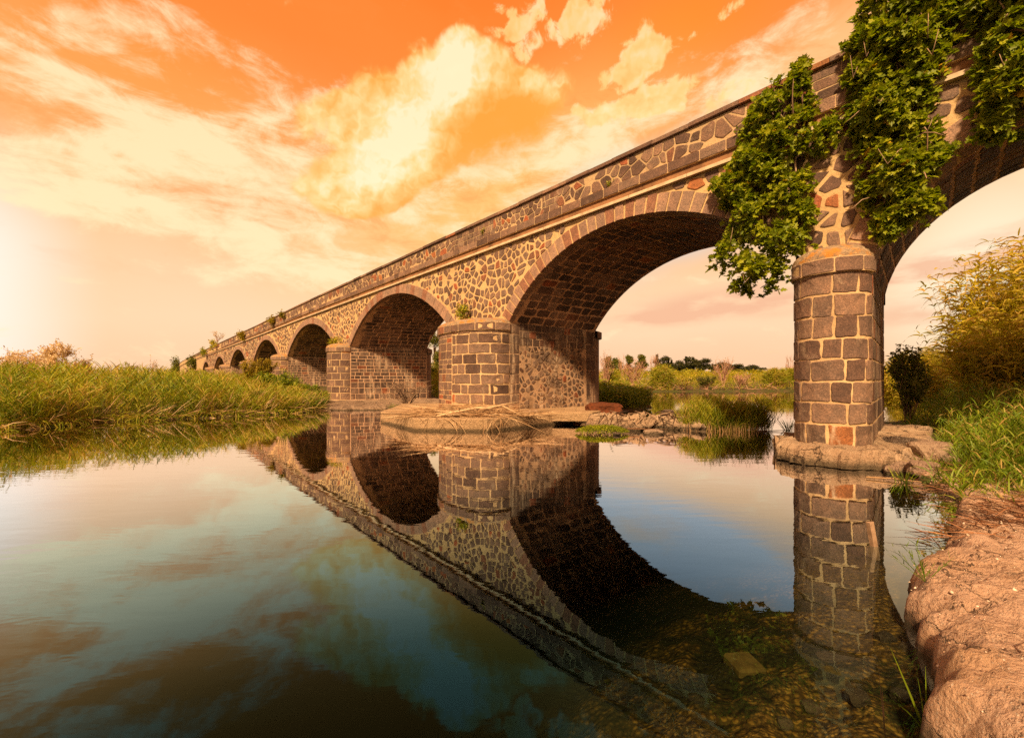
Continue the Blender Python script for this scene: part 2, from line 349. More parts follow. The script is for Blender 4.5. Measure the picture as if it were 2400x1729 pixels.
    # rosy bars low under the arches
    rb = t.ma('MULTIPLY', add(gauss(27, 9.0, 9, 1.6, 4, 1.0), gauss(47, 10.6, 9, 1.5, 10, 1.1), gauss(46, 6.6, 7, 1.0, 4, .7), gauss(18, 7.8, 5, .7, 0, .5)), t.ss(N2(t.map(ae, sc=(.12, .4, 1)), 1.0, 5), .3, .62))
    base = t.mix(t.ma('MINIMUM', rb, .75), base, srgb(240, 178, 140))
    # heaped cloud: lumps broken up by a fractal field, lit from the upper left
    fb = N2(t.map(ae, sc=(.16, .19, 1)), 1.0, 6, .58)
    def puff(dx, dy, det):                                          # cauliflower lobes
        v = t.n('ShaderNodeTexVoronoi', _voronoi_dimensions='2D', _feature='SMOOTH_F1', _normalize=True, Scale=1.0, Detail=det, Roughness=.55, Lacunarity=2.1, Smoothness=.35)
        w = t.n('ShaderNodeVectorMath', _operation='MULTIPLY_ADD'); nd = t.n('ShaderNodeTexNoise', _noise_dimensions='2D', Scale=.5, Detail=2.0); t.set(nd.inputs['Vector'], ae)
        t.set(w.inputs[0], nd.outputs['Color']); w.inputs[1].default_value = (2.5, 2.5, 0); t.set(w.inputs[2], ae)
        t.set(v.inputs['Vector'], t.map(w.outputs[0], loc=(dx, dy, 0), sc=(.34, .40, 1))); return t.ma('SUBTRACT', 1.0, v.outputs['Distance'])
    p1 = puff(0, 0, 2.0); p2 = puff(-.16, .22, 1.0); f1 = t.ma('MULTIPLY_ADD', p1, .62, t.ma('MULTIPLY', fb, .55)); f1 = t.ma('SUBTRACT', f1, .12)
    heap = add(gp(1110, 128, 75, 80), gp(1062, 185, 110, 100), gp(985, 245, 130, 95, 20), gp(905, 285, 110, 80, 20), gp(1010, 320, 160, 110, 30), gp(900, 385, 170, 100, 25), gp(820, 440, 130, 70, 10, .8),
               gp(1175, 215, 90, 90, 0, .75), gp(1265, 215, 95, 60, 8, .8), gp(1160, 285, 130, 110, 0, .6), gp(845, 222, 80, 60, 30, .75), gp(768, 272, 95, 55, 20, .8), gp(870, 455, 100, 60, 0, .7))
    hd = t.ma('ADD', t.ma('MINIMUM', heap, 1.1), t.ma('MULTIPLY', t.ma('SUBTRACT', f1, .5), 1.5)); hm = t.ss(hd, .40, .95, 0, .92)
    sm = add(gp(1249, 19, 58, 42, 20), gp(1178, 28, 28, 26), gp(1385, 30, 95, 85, 50), gp(1311, 60, 60, 45, 20, .9), gp(1225, 112, 42, 62, -20), gp(1180, 77, 42, 24), gp(1502, 101, 62, 62), gp(1525, 131, 95, 42, 10, .9),
             gp(1442, 187, 62, 32), gp(1540, 212, 85, 60, 0, .85), gp(1490, 258, 150, 36, 10, .8), gp(1596, 251, 22, 20), gp(1712, 22, 90, 22, 15), gp(1390, 255, 80, 40, 0, .8), gp(1705, 225, 90, 34, 20, .9))
    sd = t.ma('ADD', sm, t.ma('MULTIPLY', t.ma('SUBTRACT', N2(t.map(ae, loc=(3, 2, 0), sc=(.42, .46, 1)), 1.0, 6, .62, .3), .5), 1.9)); smm = t.ss(sd, .62, 1.05, 0, .80)
    relief = t.ma('ADD', t.ma('MULTIPLY', t.ma('SUBTRACT', p1, p2), 1.0), t.ma('MULTIPLY', t.ma('SUBTRACT', fb, .5), 1.1))
    lit = t.ma('ADD', t.ma('ADD', relief, .12), add(gp(1085, 150, 130, 140, 0, .75, True), gp(980, 280, 200, 120, 40, .65, True), gp(860, 390, 230, 110, 30, .55, True), gp(1290, 200, 90, 50, 0, .45, True), gp(790, 260, 160, 90, 20, .25, True)))
    dusk = add(gp(1150, 325, 170, 110, 10, .75, True), gp(1210, 270, 130, 80, 0, .45, True))
    hc = t.ramp(t.ma('SUBTRACT', lit, t.ma('MULTIPLY', dusk, .5)), [(0, srgb(253, 170, 66)), (.3, srgb(253, 194, 104)), (.6, srgb(254, 220, 146)), (.95, srgb(255, 242, 196))])
    base = t.mix(hm, base, hc)
    base = t.mix(t.ss(dusk, .1, .9, 0, .5), base, srgb(254, 160, 44))
    base = t.mix(smm, base, t.ramp(t.ma('ADD', relief, .55), [(0, srgb(253, 186, 92)), (.5, srgb(255, 218, 138)), (1, srgb(255, 240, 190))]))
    # pale grey sky patch hidden behind the bridge, added to cool the water's reflection
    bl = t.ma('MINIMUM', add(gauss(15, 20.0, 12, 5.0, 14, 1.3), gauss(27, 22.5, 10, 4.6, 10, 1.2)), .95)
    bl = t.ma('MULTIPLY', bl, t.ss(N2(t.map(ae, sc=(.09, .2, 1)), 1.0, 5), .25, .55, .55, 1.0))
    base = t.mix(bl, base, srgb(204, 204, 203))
    base = t.mix(t.ss(el, 46, 70), base, (.30, .30, .34))           # cooler overhead
    ns = t.n('ShaderNodeTexSky', _sky_type='NISHITA', _sun_disc=False, _sun_elevation=SUN_EL, _sun_rotation=math.atan2(SUN_DIR.x, SUN_DIR.y), _dust_density=4.0)
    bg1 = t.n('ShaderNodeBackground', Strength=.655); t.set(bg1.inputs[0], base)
    bg2 = t.n('ShaderNodeBackground', Strength=.004); t.set(bg2.inputs[0], ns.outputs[0])
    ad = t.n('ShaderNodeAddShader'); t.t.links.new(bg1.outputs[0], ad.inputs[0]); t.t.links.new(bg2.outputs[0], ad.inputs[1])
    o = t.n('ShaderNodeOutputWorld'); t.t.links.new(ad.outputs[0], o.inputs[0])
make_world()
sl = bpy.data.lights.new('sun', 'SUN'); sl.energy = 5.0; sl.angle = R(5); sl.color = (1.0, .70, .39)
so = bpy.data.objects.new('sun', sl); C.objects.link(so)
toward = Vector((SUN_DIR.x*math.cos(SUN_EL), SUN_DIR.y*math.cos(SUN_EL), math.sin(SUN_EL)))
so.rotation_euler = (-toward).to_track_quat('-Z', 'Y').to_euler()
cam = bpy.data.cameras.new('camera'); co = bpy.data.objects.new('camera', cam); C.objects.link(co)
co.location = (0, 0, EYE); co.rotation_euler = (PI/2, 0, 0); cam.sensor_width = 36; cam.lens = 36*FOC/2400
cam.shift_y = (HY - 1729/2)/2400; cam.clip_start = .05; cam.clip_end = 4000
sc = bpy.context.scene; sc.camera = co
sc.view_settings.view_transform = 'Standard'; sc.view_settings.look = 'None'; sc.view_settings.exposure = .68; sc.view_settings.gamma = 1
sc.render.engine = 'CYCLES'; sc.cycles.use_denoising = False; sc.cycles.max_bounces = 7; sc.cycles.use_adaptive_sampling = True; sc.cycles.adaptive_threshold = .018; sc.cycles.transparent_max_bounces = 12
sc.cycles.diffuse_bounces = 3; sc.cycles.glossy_bounces = 3; sc.cycles.caustics_reflective = False; sc.cycles.caustics_refractive = False

# ------------------------------------------------------------------ masonry
def chaikin(P, n=1):
    for _ in range(n):
        Q = []
        for i in range(len(P)):
            a, b = P[i], P[(i+1) % len(P)]
            Q += [(a[0]*.78+b[0]*.22, a[1]*.78+b[1]*.22), (a[0]*.22+b[0]*.78, a[1]*.22+b[1]*.78)]
        P = Q
    return P
def stone(mb, P, F, h=.02, bev=.02, m=1, t=.5, lod=0, sink=.012):
    """raise one stone of outline P (in surface coordinates) off a surface F(a, b, w)"""
    n = len(P)
    if n < 3: return
    cx = sum(p[0] for p in P)/n; cy = sum(p[1] for p in P)/n
    def ring(d):
        o = []
        for x, y in P:
            l = math.hypot(x-cx, y-cy) + 1e-9; k = max(.3, 1-d/l); o.append((cx+(x-cx)*k, cy+(y-cy)*k))
        return o
    if lod: L = [(P, -sink), (ring(bev), h)]
    else: L = [(P, -sink), (ring(bev*.25), h*.65), (ring(bev*1.1), h)]
    vs = [F(x, y, w) for r, w in L for x, y in r]; k = len(L)
    fs = [[i*n+j, i*n+(j+1) % n, (i+1)*n+(j+1) % n, (i+1)*n+j] for i in range(k-1) for j in range(n)]
    if lod: fs.append([(k-1)*n+j for j in range(n)])
    else:
        vs.append(F(cx, cy, h*random.uniform(.95, 1.12))); fs += [[(k-1)*n+j, (k-1)*n+(j+1) % n, k*n] for j in range(n)]
    mb.add(vs, fs, m, t)
def block(a0, b0, a1, b1, gap=.03, jit=.008, lod=0):
    g = gap/2; a0, b0, a1, b1 = a0+g, b0+g, a1-g, b1-g
    if a1-a0 < .03 or b1-b0 < .03: return []
    if lod: return [(a0+(a1-a0)*q/4, b0) for q in range(5)]+[(a1-(a1-a0)*q/4, b1) for q in range(5)]
    j = lambda: random.uniform(-jit, jit); P = []
    K = [(a0+j(), b0+j()), (a1+j(), b0+j()), (a1+j(), b1+j()), (a0+j(), b1+j())]
    for i in range(4):
        p, q = K[i], K[(i+1) % 4]; n = 4
        for k in range(n):
            f = k/n; P.append((p[0]+(q[0]-p[0])*f+j()*.8, p[1]+(q[1]-p[1])*f+j()*.8))
    return chaikin(P)
def tone(red=.12):
    r = random.random()
    return random.uniform(.78, .98) if r < red*.8 else random.uniform(.05, .72)
def ashlar(mb, F, a0, a1, zs, wmin, wmax, gap=.03, jit=.008, h=.018, red=.1, lod=0, m=1, skip=None, bev=.013):
    for r in range(len(zs)-1):
        a = a0 - random.uniform(0, .5)*wmin
        while a < a1:
            w = random.uniform(wmin, wmax); b = a + w
            if a1 - b < wmin*.5: b = a1
            lo, hi = max(a, a0), min(b, a1)
            if hi-lo > .06 and not (skip and skip((lo+hi)/2, (zs[r]+zs[r+1])/2)):
                stone(mb, block(lo, zs[r], hi, zs[r+1], gap, jit, lod), F, h*random.uniform(.7, 1.3), bev, m, tone(red), lod)
            a = b
def voronoi(a0, a1, b0, b1, cell, gap, jit=.9, asp=1.0):
    """irregular stones over a rectangle: list of (outline, centre)"""
    na, nb = max(1, int((a1-a0)/(cell*asp))), max(1, int((b1-b0)/cell)); ca, cb = (a1-a0)/na, (b1-b0)/nb
    S = {}
    for i in range(-3, na+3):
        for j in range(-3, nb+3):
            S[i, j] = (a0+(i+.5+(.5*(j % 2)-.25)*.8+random.uniform(-.5, .5)*jit)*ca, b0+(j+.5+random.uniform(-.5, .5)*jit)*cb)
    out = []
    for k_ in list(S):
        if random.random() < .15: del S[k_]        # gaps let neighbours grow: sizes vary
    for i in range(na):
        for j in range(nb):
            if (i, j) not in S: continue
            p = S[i, j]; P = [(a0, b0), (a1, b0), (a1, b1), (a0, b1)]; P = [(x, y) for x, y in P]
            g = gap*random.uniform(.45, 1.9)
            for di in range(-3, 4):
                for dj in range(-3, 4):
                    if (di, dj) == (0, 0) or (i+di, j+dj) not in S: continue
                    q = S[i+di, j+dj]; nx, ny = q[0]-p[0], q[1]-p[1]; l = math.hypot(nx, ny)
                    if l < 1e-6: continue
                    nx, ny = nx/l, ny/l; d = nx*(p[0]+q[0])/2+ny*(p[1]+q[1])/2-g/2; Q = []
                    for k in range(len(P)):
                        A, Bq = P[k], P[(k+1) % len(P)]; fa, fb = nx*A[0]+ny*A[1]-d, nx*Bq[0]+ny*Bq[1]-d
                        if fa <= 0: Q.append(A)
                        if fa*fb < 0: f = fa/(fa-fb); Q.append((A[0]+(Bq[0]-A[0])*f, A[1]+(Bq[1]-A[1])*f))
                    P = Q
                    if len(P) < 3: break
                if len(P) < 3: break
            if len(P) >= 3: out.append((P, p))
    return out
def soften(P, jit, n=1):
    Q = []
    for i in range(len(P)):
        a, b = P[i], P[(i+1) % len(P)]; Q.append((a[0]+random.uniform(-jit, jit)*.4, a[1]+random.uniform(-jit, jit)*.4))
        Q.append(((a[0]+b[0])/2+random.uniform(-jit, jit), (a[1]+b[1])/2+random.uniform(-jit, jit)))
    return chaikin(Q, n)

# ------------------------------------------------------------------ the bridge
bridge = empty('stone_bridge', B(14, 0, 0))
tag(bridge, 'long dark basalt bridge of round arches with pale mortar, crossing the river', 'bridge')
SPRING = 3.9
# near circle (s, z, r), far circle
ARCH = [((-1.35, 3.25, 2.95), (-1.5, 3.40, 3.46)), ((7.41, .20, 6.30), (6.92, .187, 6.386)), ((22.92, -2.43, 8.97), None), ((38.79, -4.38, 10.76), None), ((55.49, -4.16, 10.41), None),
        ((73.61, -5.48, 11.61), None), ((92.61, -6.85, 12.72), None), ((112.87, -5.85, 11.42), None), ((138.0, -6.1, 11.6), None), ((160.5, -6.6, 11.4), None)]
def crossing(c, z): return math.sqrt(max(.01, c[2]**2-(z-c[1])**2))
def circ3(s0, s1, zs, zc):                    # circle through two springs at zs and crown zc
    h = zc-zs; a = (s1-s0)/2; r = (a*a+h*h)/(2*h); return ((s0+s1)/2, zc-r, r)
arches = []
for i, (n_, f_) in enumerate(ARCH):
    g = sag(n_[0]); n_ = (n_[0], n_[1]+g*.6, n_[2]); sp = SPRING+g*.6
    zr = sp if i != 1 else 4.40
    zl = sp if i != 0 else 3.9
    if f_ is None:
        sl_ = n_[0]+crossing(n_, sp); sr_ = n_[0]-crossing(n_, sp)
        f_ = circ3(sr_-.3, sl_-(1.75 if i == 2 else 1.2), sp, n_[1]+n_[2]-.05)
    ang = lambda c, z, sgn: math.atan2(z-c[1], sgn*crossing(c, z))
    arches.append(dict(n=n_, f=f_, sp=sp, ar=ang(n_, zr, -1), al=ang(n_, zl, 1), fr=ang(f_, zr, -1), fl=ang(f_, zl, 1), zr=zr,
        sr=n_[0]-crossing(n_, zr), sl=n_[0]+crossing(n_, zl), fsr=f_[0]-crossing(f_, zr), fsl=f_[0]+crossing(f_, zl)))
RING = .52
def LODS(s): return 0 if s < 19 else 1

def vault(i):
    a = arches[i]; mb = MB(); lod = 0 if i < 2 else 1
    def F(t, v, w=0.0):
        an = a['ar']+(a['al']-a['ar'])*t; af = a['fr']+(a['fl']-a['fr'])*t
        n_, f_ = a['n'], a['f']; rn, rf = n_[2]-w, f_[2]-w
        p = (n_[0]+rn*math.cos(an), n_[1]+rn*math.sin(an)); q = (f_[0]+rf*math.cos(af), f_[1]+rf*math.sin(af))
        return B(p[0]+(q[0]-p[0])*v, .02+v*(W-.04), p[1]+(q[1]-p[1])*v)
    nt = 40 if i < 3 else 24; mb.grid([[F(k/nt, v/6) for v in range(7)] for k in range(nt+1)], 0)
    arc = abs(a['ar']-a['al'])*a['n'][2]; rows = int(arc/.36) if i < 4 else int(arc/.6)
    if i < 8:
        for r in range(rows):
            v = .105 - random.uniform(0, .06)
            while v < .995:
                w_ = random.uniform(.085, .17)*(1 if i < 4 else 1.5); e = min(.995, v+w_)
                if e-v > .03:
                    t0, t1 = r/rows, (r+1)/rows; gt, gv = .022/arc, .0045
                    if random.random() < .5: gv *= 1.3
                    P = [(t0+gt, v+gv), (t1-gt, v+gv), (t1-gt, e-gv), (t0+gt, e-gv)]
                    if not lod: P = [(x+random.uniform(-1, 1)*.003/1, y+random.uniform(-1, 1)*.0018) for x, y in chaikin([P[0], ((P[0][0]+P[1][0])/2, P[0][1]), P[1], (P[1][0], (P[1][1]+P[2][1])/2), P[2], ((P[2][0]+P[3][0])/2, P[2][1]), P[3], (P[3][0], (P[0][1]+P[3][1])/2)])]
                    h = random.uniform(.008, .022); n = len(P); cx = sum(p[0] for p in P)/n; cy = sum(p[1] for p in P)/n
                    Q = [(cx+(x-cx)*.90, cy+(y-cy)*.92) for x, y in P]
                    vs = [F(x, y, -.006) for x, y in P]+[F(x, y, h) for x, y in Q]
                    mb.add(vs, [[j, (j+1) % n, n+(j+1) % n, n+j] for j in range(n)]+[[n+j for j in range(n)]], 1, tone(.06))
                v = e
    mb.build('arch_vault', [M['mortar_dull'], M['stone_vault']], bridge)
    # ring of voussoirs on the near face, turned a little way under the arch
    mb = MB(); n_ = a['n']; F2 = lambda an, r, w=0.0: B(n_[0]+r*math.cos(an), -w, n_[1]+r*math.sin(an))
    nt = 48; mb.grid([[F2(a['ar']+(a['al']-a['ar'])*k/nt, r, w) for r, w in ((n_[2]-.004, -.5), (n_[2]-.004, .02), (n_[2]+RING, .02))] for k in range(nt+1)], 0)
    nv = max(9, int(arc/(.335 if i == 1 else .42 if i < 4 else .5))); da = (a['al']-a['ar'])/nv
    gap = {0: .045, 1: .05}.get(i, .012)
    if i < 8:
        for k in range(nv):
            g = gap/2/n_[2]; x0, x1 = a['ar']+da*k, a['ar']+da*(k+1); lo, hi = min(x0, x1)+g*random.uniform(.5, 1.5), max(x0, x1)-g*random.uniform(.5, 1.5)
            r0, r1 = n_[2]-.012, n_[2]+RING-random.uniform(0, .04); m_ = 5 if i < 3 else 1
            if i < 2:
                j = lambda q: random.uniform(-q, q); side = []
                for q in range(6): side.append((lo+j(.006)/n_[2], r0+(r1-r0)*q/5))
                for q in range(6): side.append((hi+j(.006)/n_[2], r1+(r0-r1)*q/5))
                P = side
            else: P = [(lo+(hi-lo)*q/2, r0) for q in range(3)]+[(hi+(lo-hi)*q/2, r1) for q in range(3)]
            n = len(P); cx = sum(p[0] for p in P)/n; cy = sum(p[1] for p in P)/n; h = .045+random.uniform(-.006, .01)
            Q = [(cx+(x-cx)*(1-.02/(hi-lo)/n_[2]), cy+(y-cy)*.965) for x, y in P]
            vs = [F2(x, y, -.02) for x, y in P]+[F2(x, y, h-.012) for x, y in P]+[F2(x, y, h) for x, y in Q]
            fs = [[q*n+c, q*n+(c+1) % n, (q+1)*n+(c+1) % n, (q+1)*n+c] for q in range(2) for c in range(n)]+[[2*n+c for c in range(n)]]
            mb.add(vs, fs, 1, random.choice([.35, .45, .5, .55, .6, .65]) if random.random() < .9 else .8)
            # underside of the stone, a hand's breadth into the vault
            vs = [F2(lo, r0, .0), F2(hi, r0, .0), F2(hi, r0, -.42), F2(lo, r0, -.42)]; mb.add(vs, [[0, 1, 2, 3]], 1, .4)
    mb.build('arch_ring', [M['mortar_bright'] if i < 2 else M['mortar'], M['stone_vous']], bridge)
    # plain ring on the far face
    mb = MB(); f_ = a['f']; mb.grid([[B(f_[0]+r*math.cos(an), W+.03, f_[1]+r*math.sin(an)) for r in (f_[2], f_[2]+RING)] for an in [a['fr']+(a['fl']-a['fr'])*k/32 for k in range(33)]], 0, .4)
    mb.grid([[B(f_[0]+r*math.cos(an), W+o, f_[1]+r*math.sin(an)) for r, o in ((f_[2], -.05), (f_[2], .03))] for an in [a['fr']+(a['fl']-a['fr'])*k/32 for k in range(33)]], 0, .4)
    mb.build('arch_ring', M['stone_vous'], bridge)
for i in range(len(arches)): vault(i)

# spandrel walls: one between each pair of crowns
S_END = 320.0
crowns = [-14.0]+[a['n'][0] for a in arches]+[S_END]
def wall_bottom(s, key='n'):
    z = None
    for a in arches:
        c = a[key]
        if abs(s-c[0]) < c[2]:
            q = c[1]+math.sqrt(c[2]**2-(s-c[0])**2); sp = a['sp'] if s > c[0] else (a['zr'])
            if q > sp-.02: return q
    return None
for k in range(len(crowns)-1):
    s0, s1 = crowns[k], crowns[k+1]; mb = MB(); n = 60
    for key, off in (('n', 0.0), ('f', W)):
        P = []
        for q in range(n+1):
            s = s0+(s1-s0)*q/n; b = wall_bottom(s, key); top = 7.36+sag(s)
            b = SPRING+sag(s)*.6-.04 if b is None else b+.12
            P.append([B(s, off, b), B(s, off, top)])
        mb.grid(P, 0)
    lim = 60 if k < 6 else 0
    if k in (1, 2, 3, 4, 5, 6, 7):
        near = s0 < 12; cell = {1: .30, 2: .28, 3: .31, 4: .38}.get(k, .45); lo_, hi_ = s0+.05, s1-.05
        if k == 1: lo_ = -1.2
        lod = 0 if k < 4 else 1
        hN = lambda x, y, w: B(x, -w, y)
        for P, c in voronoi(lo_, hi_, 3.55+sag(s1), 6.98+sag((s0+s1)/2), cell, .05 if k == 1 else .042 if k == 2 else .065, .95):
            ok = True
            for a in arches[:9]:
                d = math.hypot(c[0]-a['n'][0], c[1]-a['n'][1]); rr = a['n'][2]+(.16 if k == 1 and c[1] < 5.5 else RING)
                if c[1] > a['sp']-1.2 and abs(c[0]-a['n'][0]) < a['n'][2]+1 and d < rr+.05: ok = False
            if c[1] < SPRING+sag(s0) and not any(False for _ in ()): ok = ok and any(p['sr']-.05 < c[0] < p['sl']+.05 for p in [dict(sr=arches[k-1]['sl']+.15, sl=arches[k]['sr']-.15)] if k < len(arches))
            if not ok: continue
            # ragged gaps in the pointing between smaller stones
            if k >= 2 and random.random() < .06: continue
            Q = []
            for x, y in P:
                for a in arches[max(0, k-2):k+2]:
                    c0 = a['n']; d = math.hypot(x-c0[0], y-c0[1]); rr = c0[2]+(.18 if k == 1 and c[1] < 5.5 else RING)+.02
                    if d < rr and y > a['sp']-.6: x, y = c0[0]+(x-c0[0])*rr/d, c0[1]+(y-c0[1])*rr/d
                Q.append((x, y))
            kx = random.uniform(.80, 1.0) if k > 1 else random.uniform(.9, 1.0)
            Q = [(c[0]+(x-c[0])*kx, c[1]+(y-c[1])*kx) for x, y in Q]
            if not lod: Q = soften(Q, .012, 1)
            else: Q = chaikin(Q, 1)
            stone(mb, Q, hN, random.uniform(.012, .03), .022, 1, tone(.22 if k == 2 else .13), lod)
    mb.build('spandrel_wall', [M['mortar_bright'] if k < 5 else M['mortar'], M['stone_rubble']], bridge)

# parapet, string course, conduit, roadway
def strip(mb, prof, m=0, t=.5, s0=-14.0, s1=S_END, n=120):
    """sweep a closed section of (off, z) along the bridge; denser near the eye"""
    ss_ = [s0+(s1-s0)*((q/n)**1.8) for q in range(n+1)]
    rows = [[B(s, o, z+sag(s)) for o, z in prof+[prof[0]]] for s in ss_]
    mb.grid(rows, m, t)
    mb.add(rows[0][:-1], [list(range(len(prof)))], m, t); mb.add(rows[-1][:-1], [list(range(len(prof)))[::-1]], m, t)
near = MB(); strip(near, [(0, 7.30), (.0, 8.31), (.42, 8.31), (.42, 7.30)])
hN = lambda x, y, w: B(x, -w, y+sag(x))
ashlar(near, hN, -3.0, 3.5, [7.63, 7.86, 8.10, 8.30], .45, .8, .02, .006, .012, .05)
for a0, a1, cell, lod in ((3.5, 10, .235, 0), (10.6, 13.5, .22, 0), (16.5, 30, .26, 1), (30, 62, .40, 1), (62, 150, .9, 1)):
    for P, c in voronoi(a0, a1, 7.63, 8.30, cell, .035, .95, 1.15):
        Q = soften(P, .01, 1) if not lod else chaikin(P, 1)
        stone(near, Q, hN, random.uniform(.008, .025), .018, 1, tone(.2), lod)
ashlar(near, hN, 13.4, 16.6, [7.63, 7.85, 8.07, 8.29], .25, .5, .025, .006, .012, .1)
ashlar(near, hN, 9.9, 10.7, [7.63, 7.85, 8.07, 8.29], .25, .5, .025, .006, .012, .1)
par = near.build('parapet', [M['mortar'], M['stone']], bridge)
cop = MB()
s = -14.0
while s < 180:
    l = random.uniform(.8, 1.5)*(1 if s < 30 else 2.5 if s < 70 else 8); e = s+l-.012; dz = random.uniform(-.008, .008); do = random.uniform(-.012, .012)
    P = [(-.07+do, 8.315), (-.085+do, 8.33), (-.085+do, 8.43), (-.05+do, 8.455), (.46, 8.465), (.48, 8.44), (.48, 8.315)]
    rows = [[B(q, o, z+dz+sag(q)) for o, z in P+[P[0]]] for q in (s, (s+e)/2, e)]
    cop.grid(rows, 0, tone(.1)); cop.add(rows[0][:-1], [list(range(7))], 0, .3); cop.add(rows[-1][:-1], [list(range(7))[::-1]], 0, .3); s += l
strip(cop, [(-.075, 8.315), (-.075, 8.44), (.45, 8.44), (.45, 8.315)], 0, .3, 180, S_END, 30)
cop.build('coping', M['stone_cap'], par, False)
sc_ = MB(); strip(sc_, [(-.09, 7.325), (-.09, 7.595), (.05, 7.60), (.05, 7.325)])
hS = lambda x, y, w: B(x, -.09-w, y+sag(x))
ashlar(sc_, hS, -3, 30, [7.325, 7.60], .55, 1.0, .016, .004, .012, .06, 0, bev=.012); ashlar(sc_, hS, 30, 90, [7.325, 7.60], 1.2, 2.0, .03, .004, .012, .06, 1)
strip(sc_, [(-.03, 7.10), (-.012, 7.33), (.03, 7.33), (.03, 7.10)], 2)
sc_.build('string_course', [M['mortar_pier'], M['stone_cap'], mortar_mat('ledge_dirt', (.30, .15, .07), (.10, .05, .025), 1.0)], bridge)
pp = MB(); s = -14.0
while s < 200:
    l = 1.75 if s < 40 else 6; e = s+l-.02
    rows = [[B(q, o, z+sag(q)) for o, z in ((-.14, 7.0), (-.14, 7.085), (-.02, 7.09), (-.02, 6.995), (-.14, 7.0))] for q in (s, e)]
    pp.grid(rows, 0); pp.add(rows[1][:-1], [[0, 1, 2, 3]], 0); pp.add(rows[0][:-1], [[3, 2, 1, 0]], 0); s += l
pp.build('conduit', M['pipe'], bridge)
far = MB(); strip(far, [(W, 7.30), (W, 8.31), (W-.42, 8.31), (W-.42, 7.30)]); strip(far, [(W+.08, 8.315), (W+.08, 8.46), (W-.46, 8.46), (W-.46, 8.315)], 1, .3)
far.build('parapet', [M['mortar_pier'], M['stone_cap']], bridge)
rd = MB(); strip(rd, [(.40, 7.28), (.40, 7.5), (W-.40, 7.5), (W-.40, 7.28)]); rd.build('roadway', plain_mat('bridge_asphalt', (.06, .055, .05), (.045, .04, .038), 30), bridge)

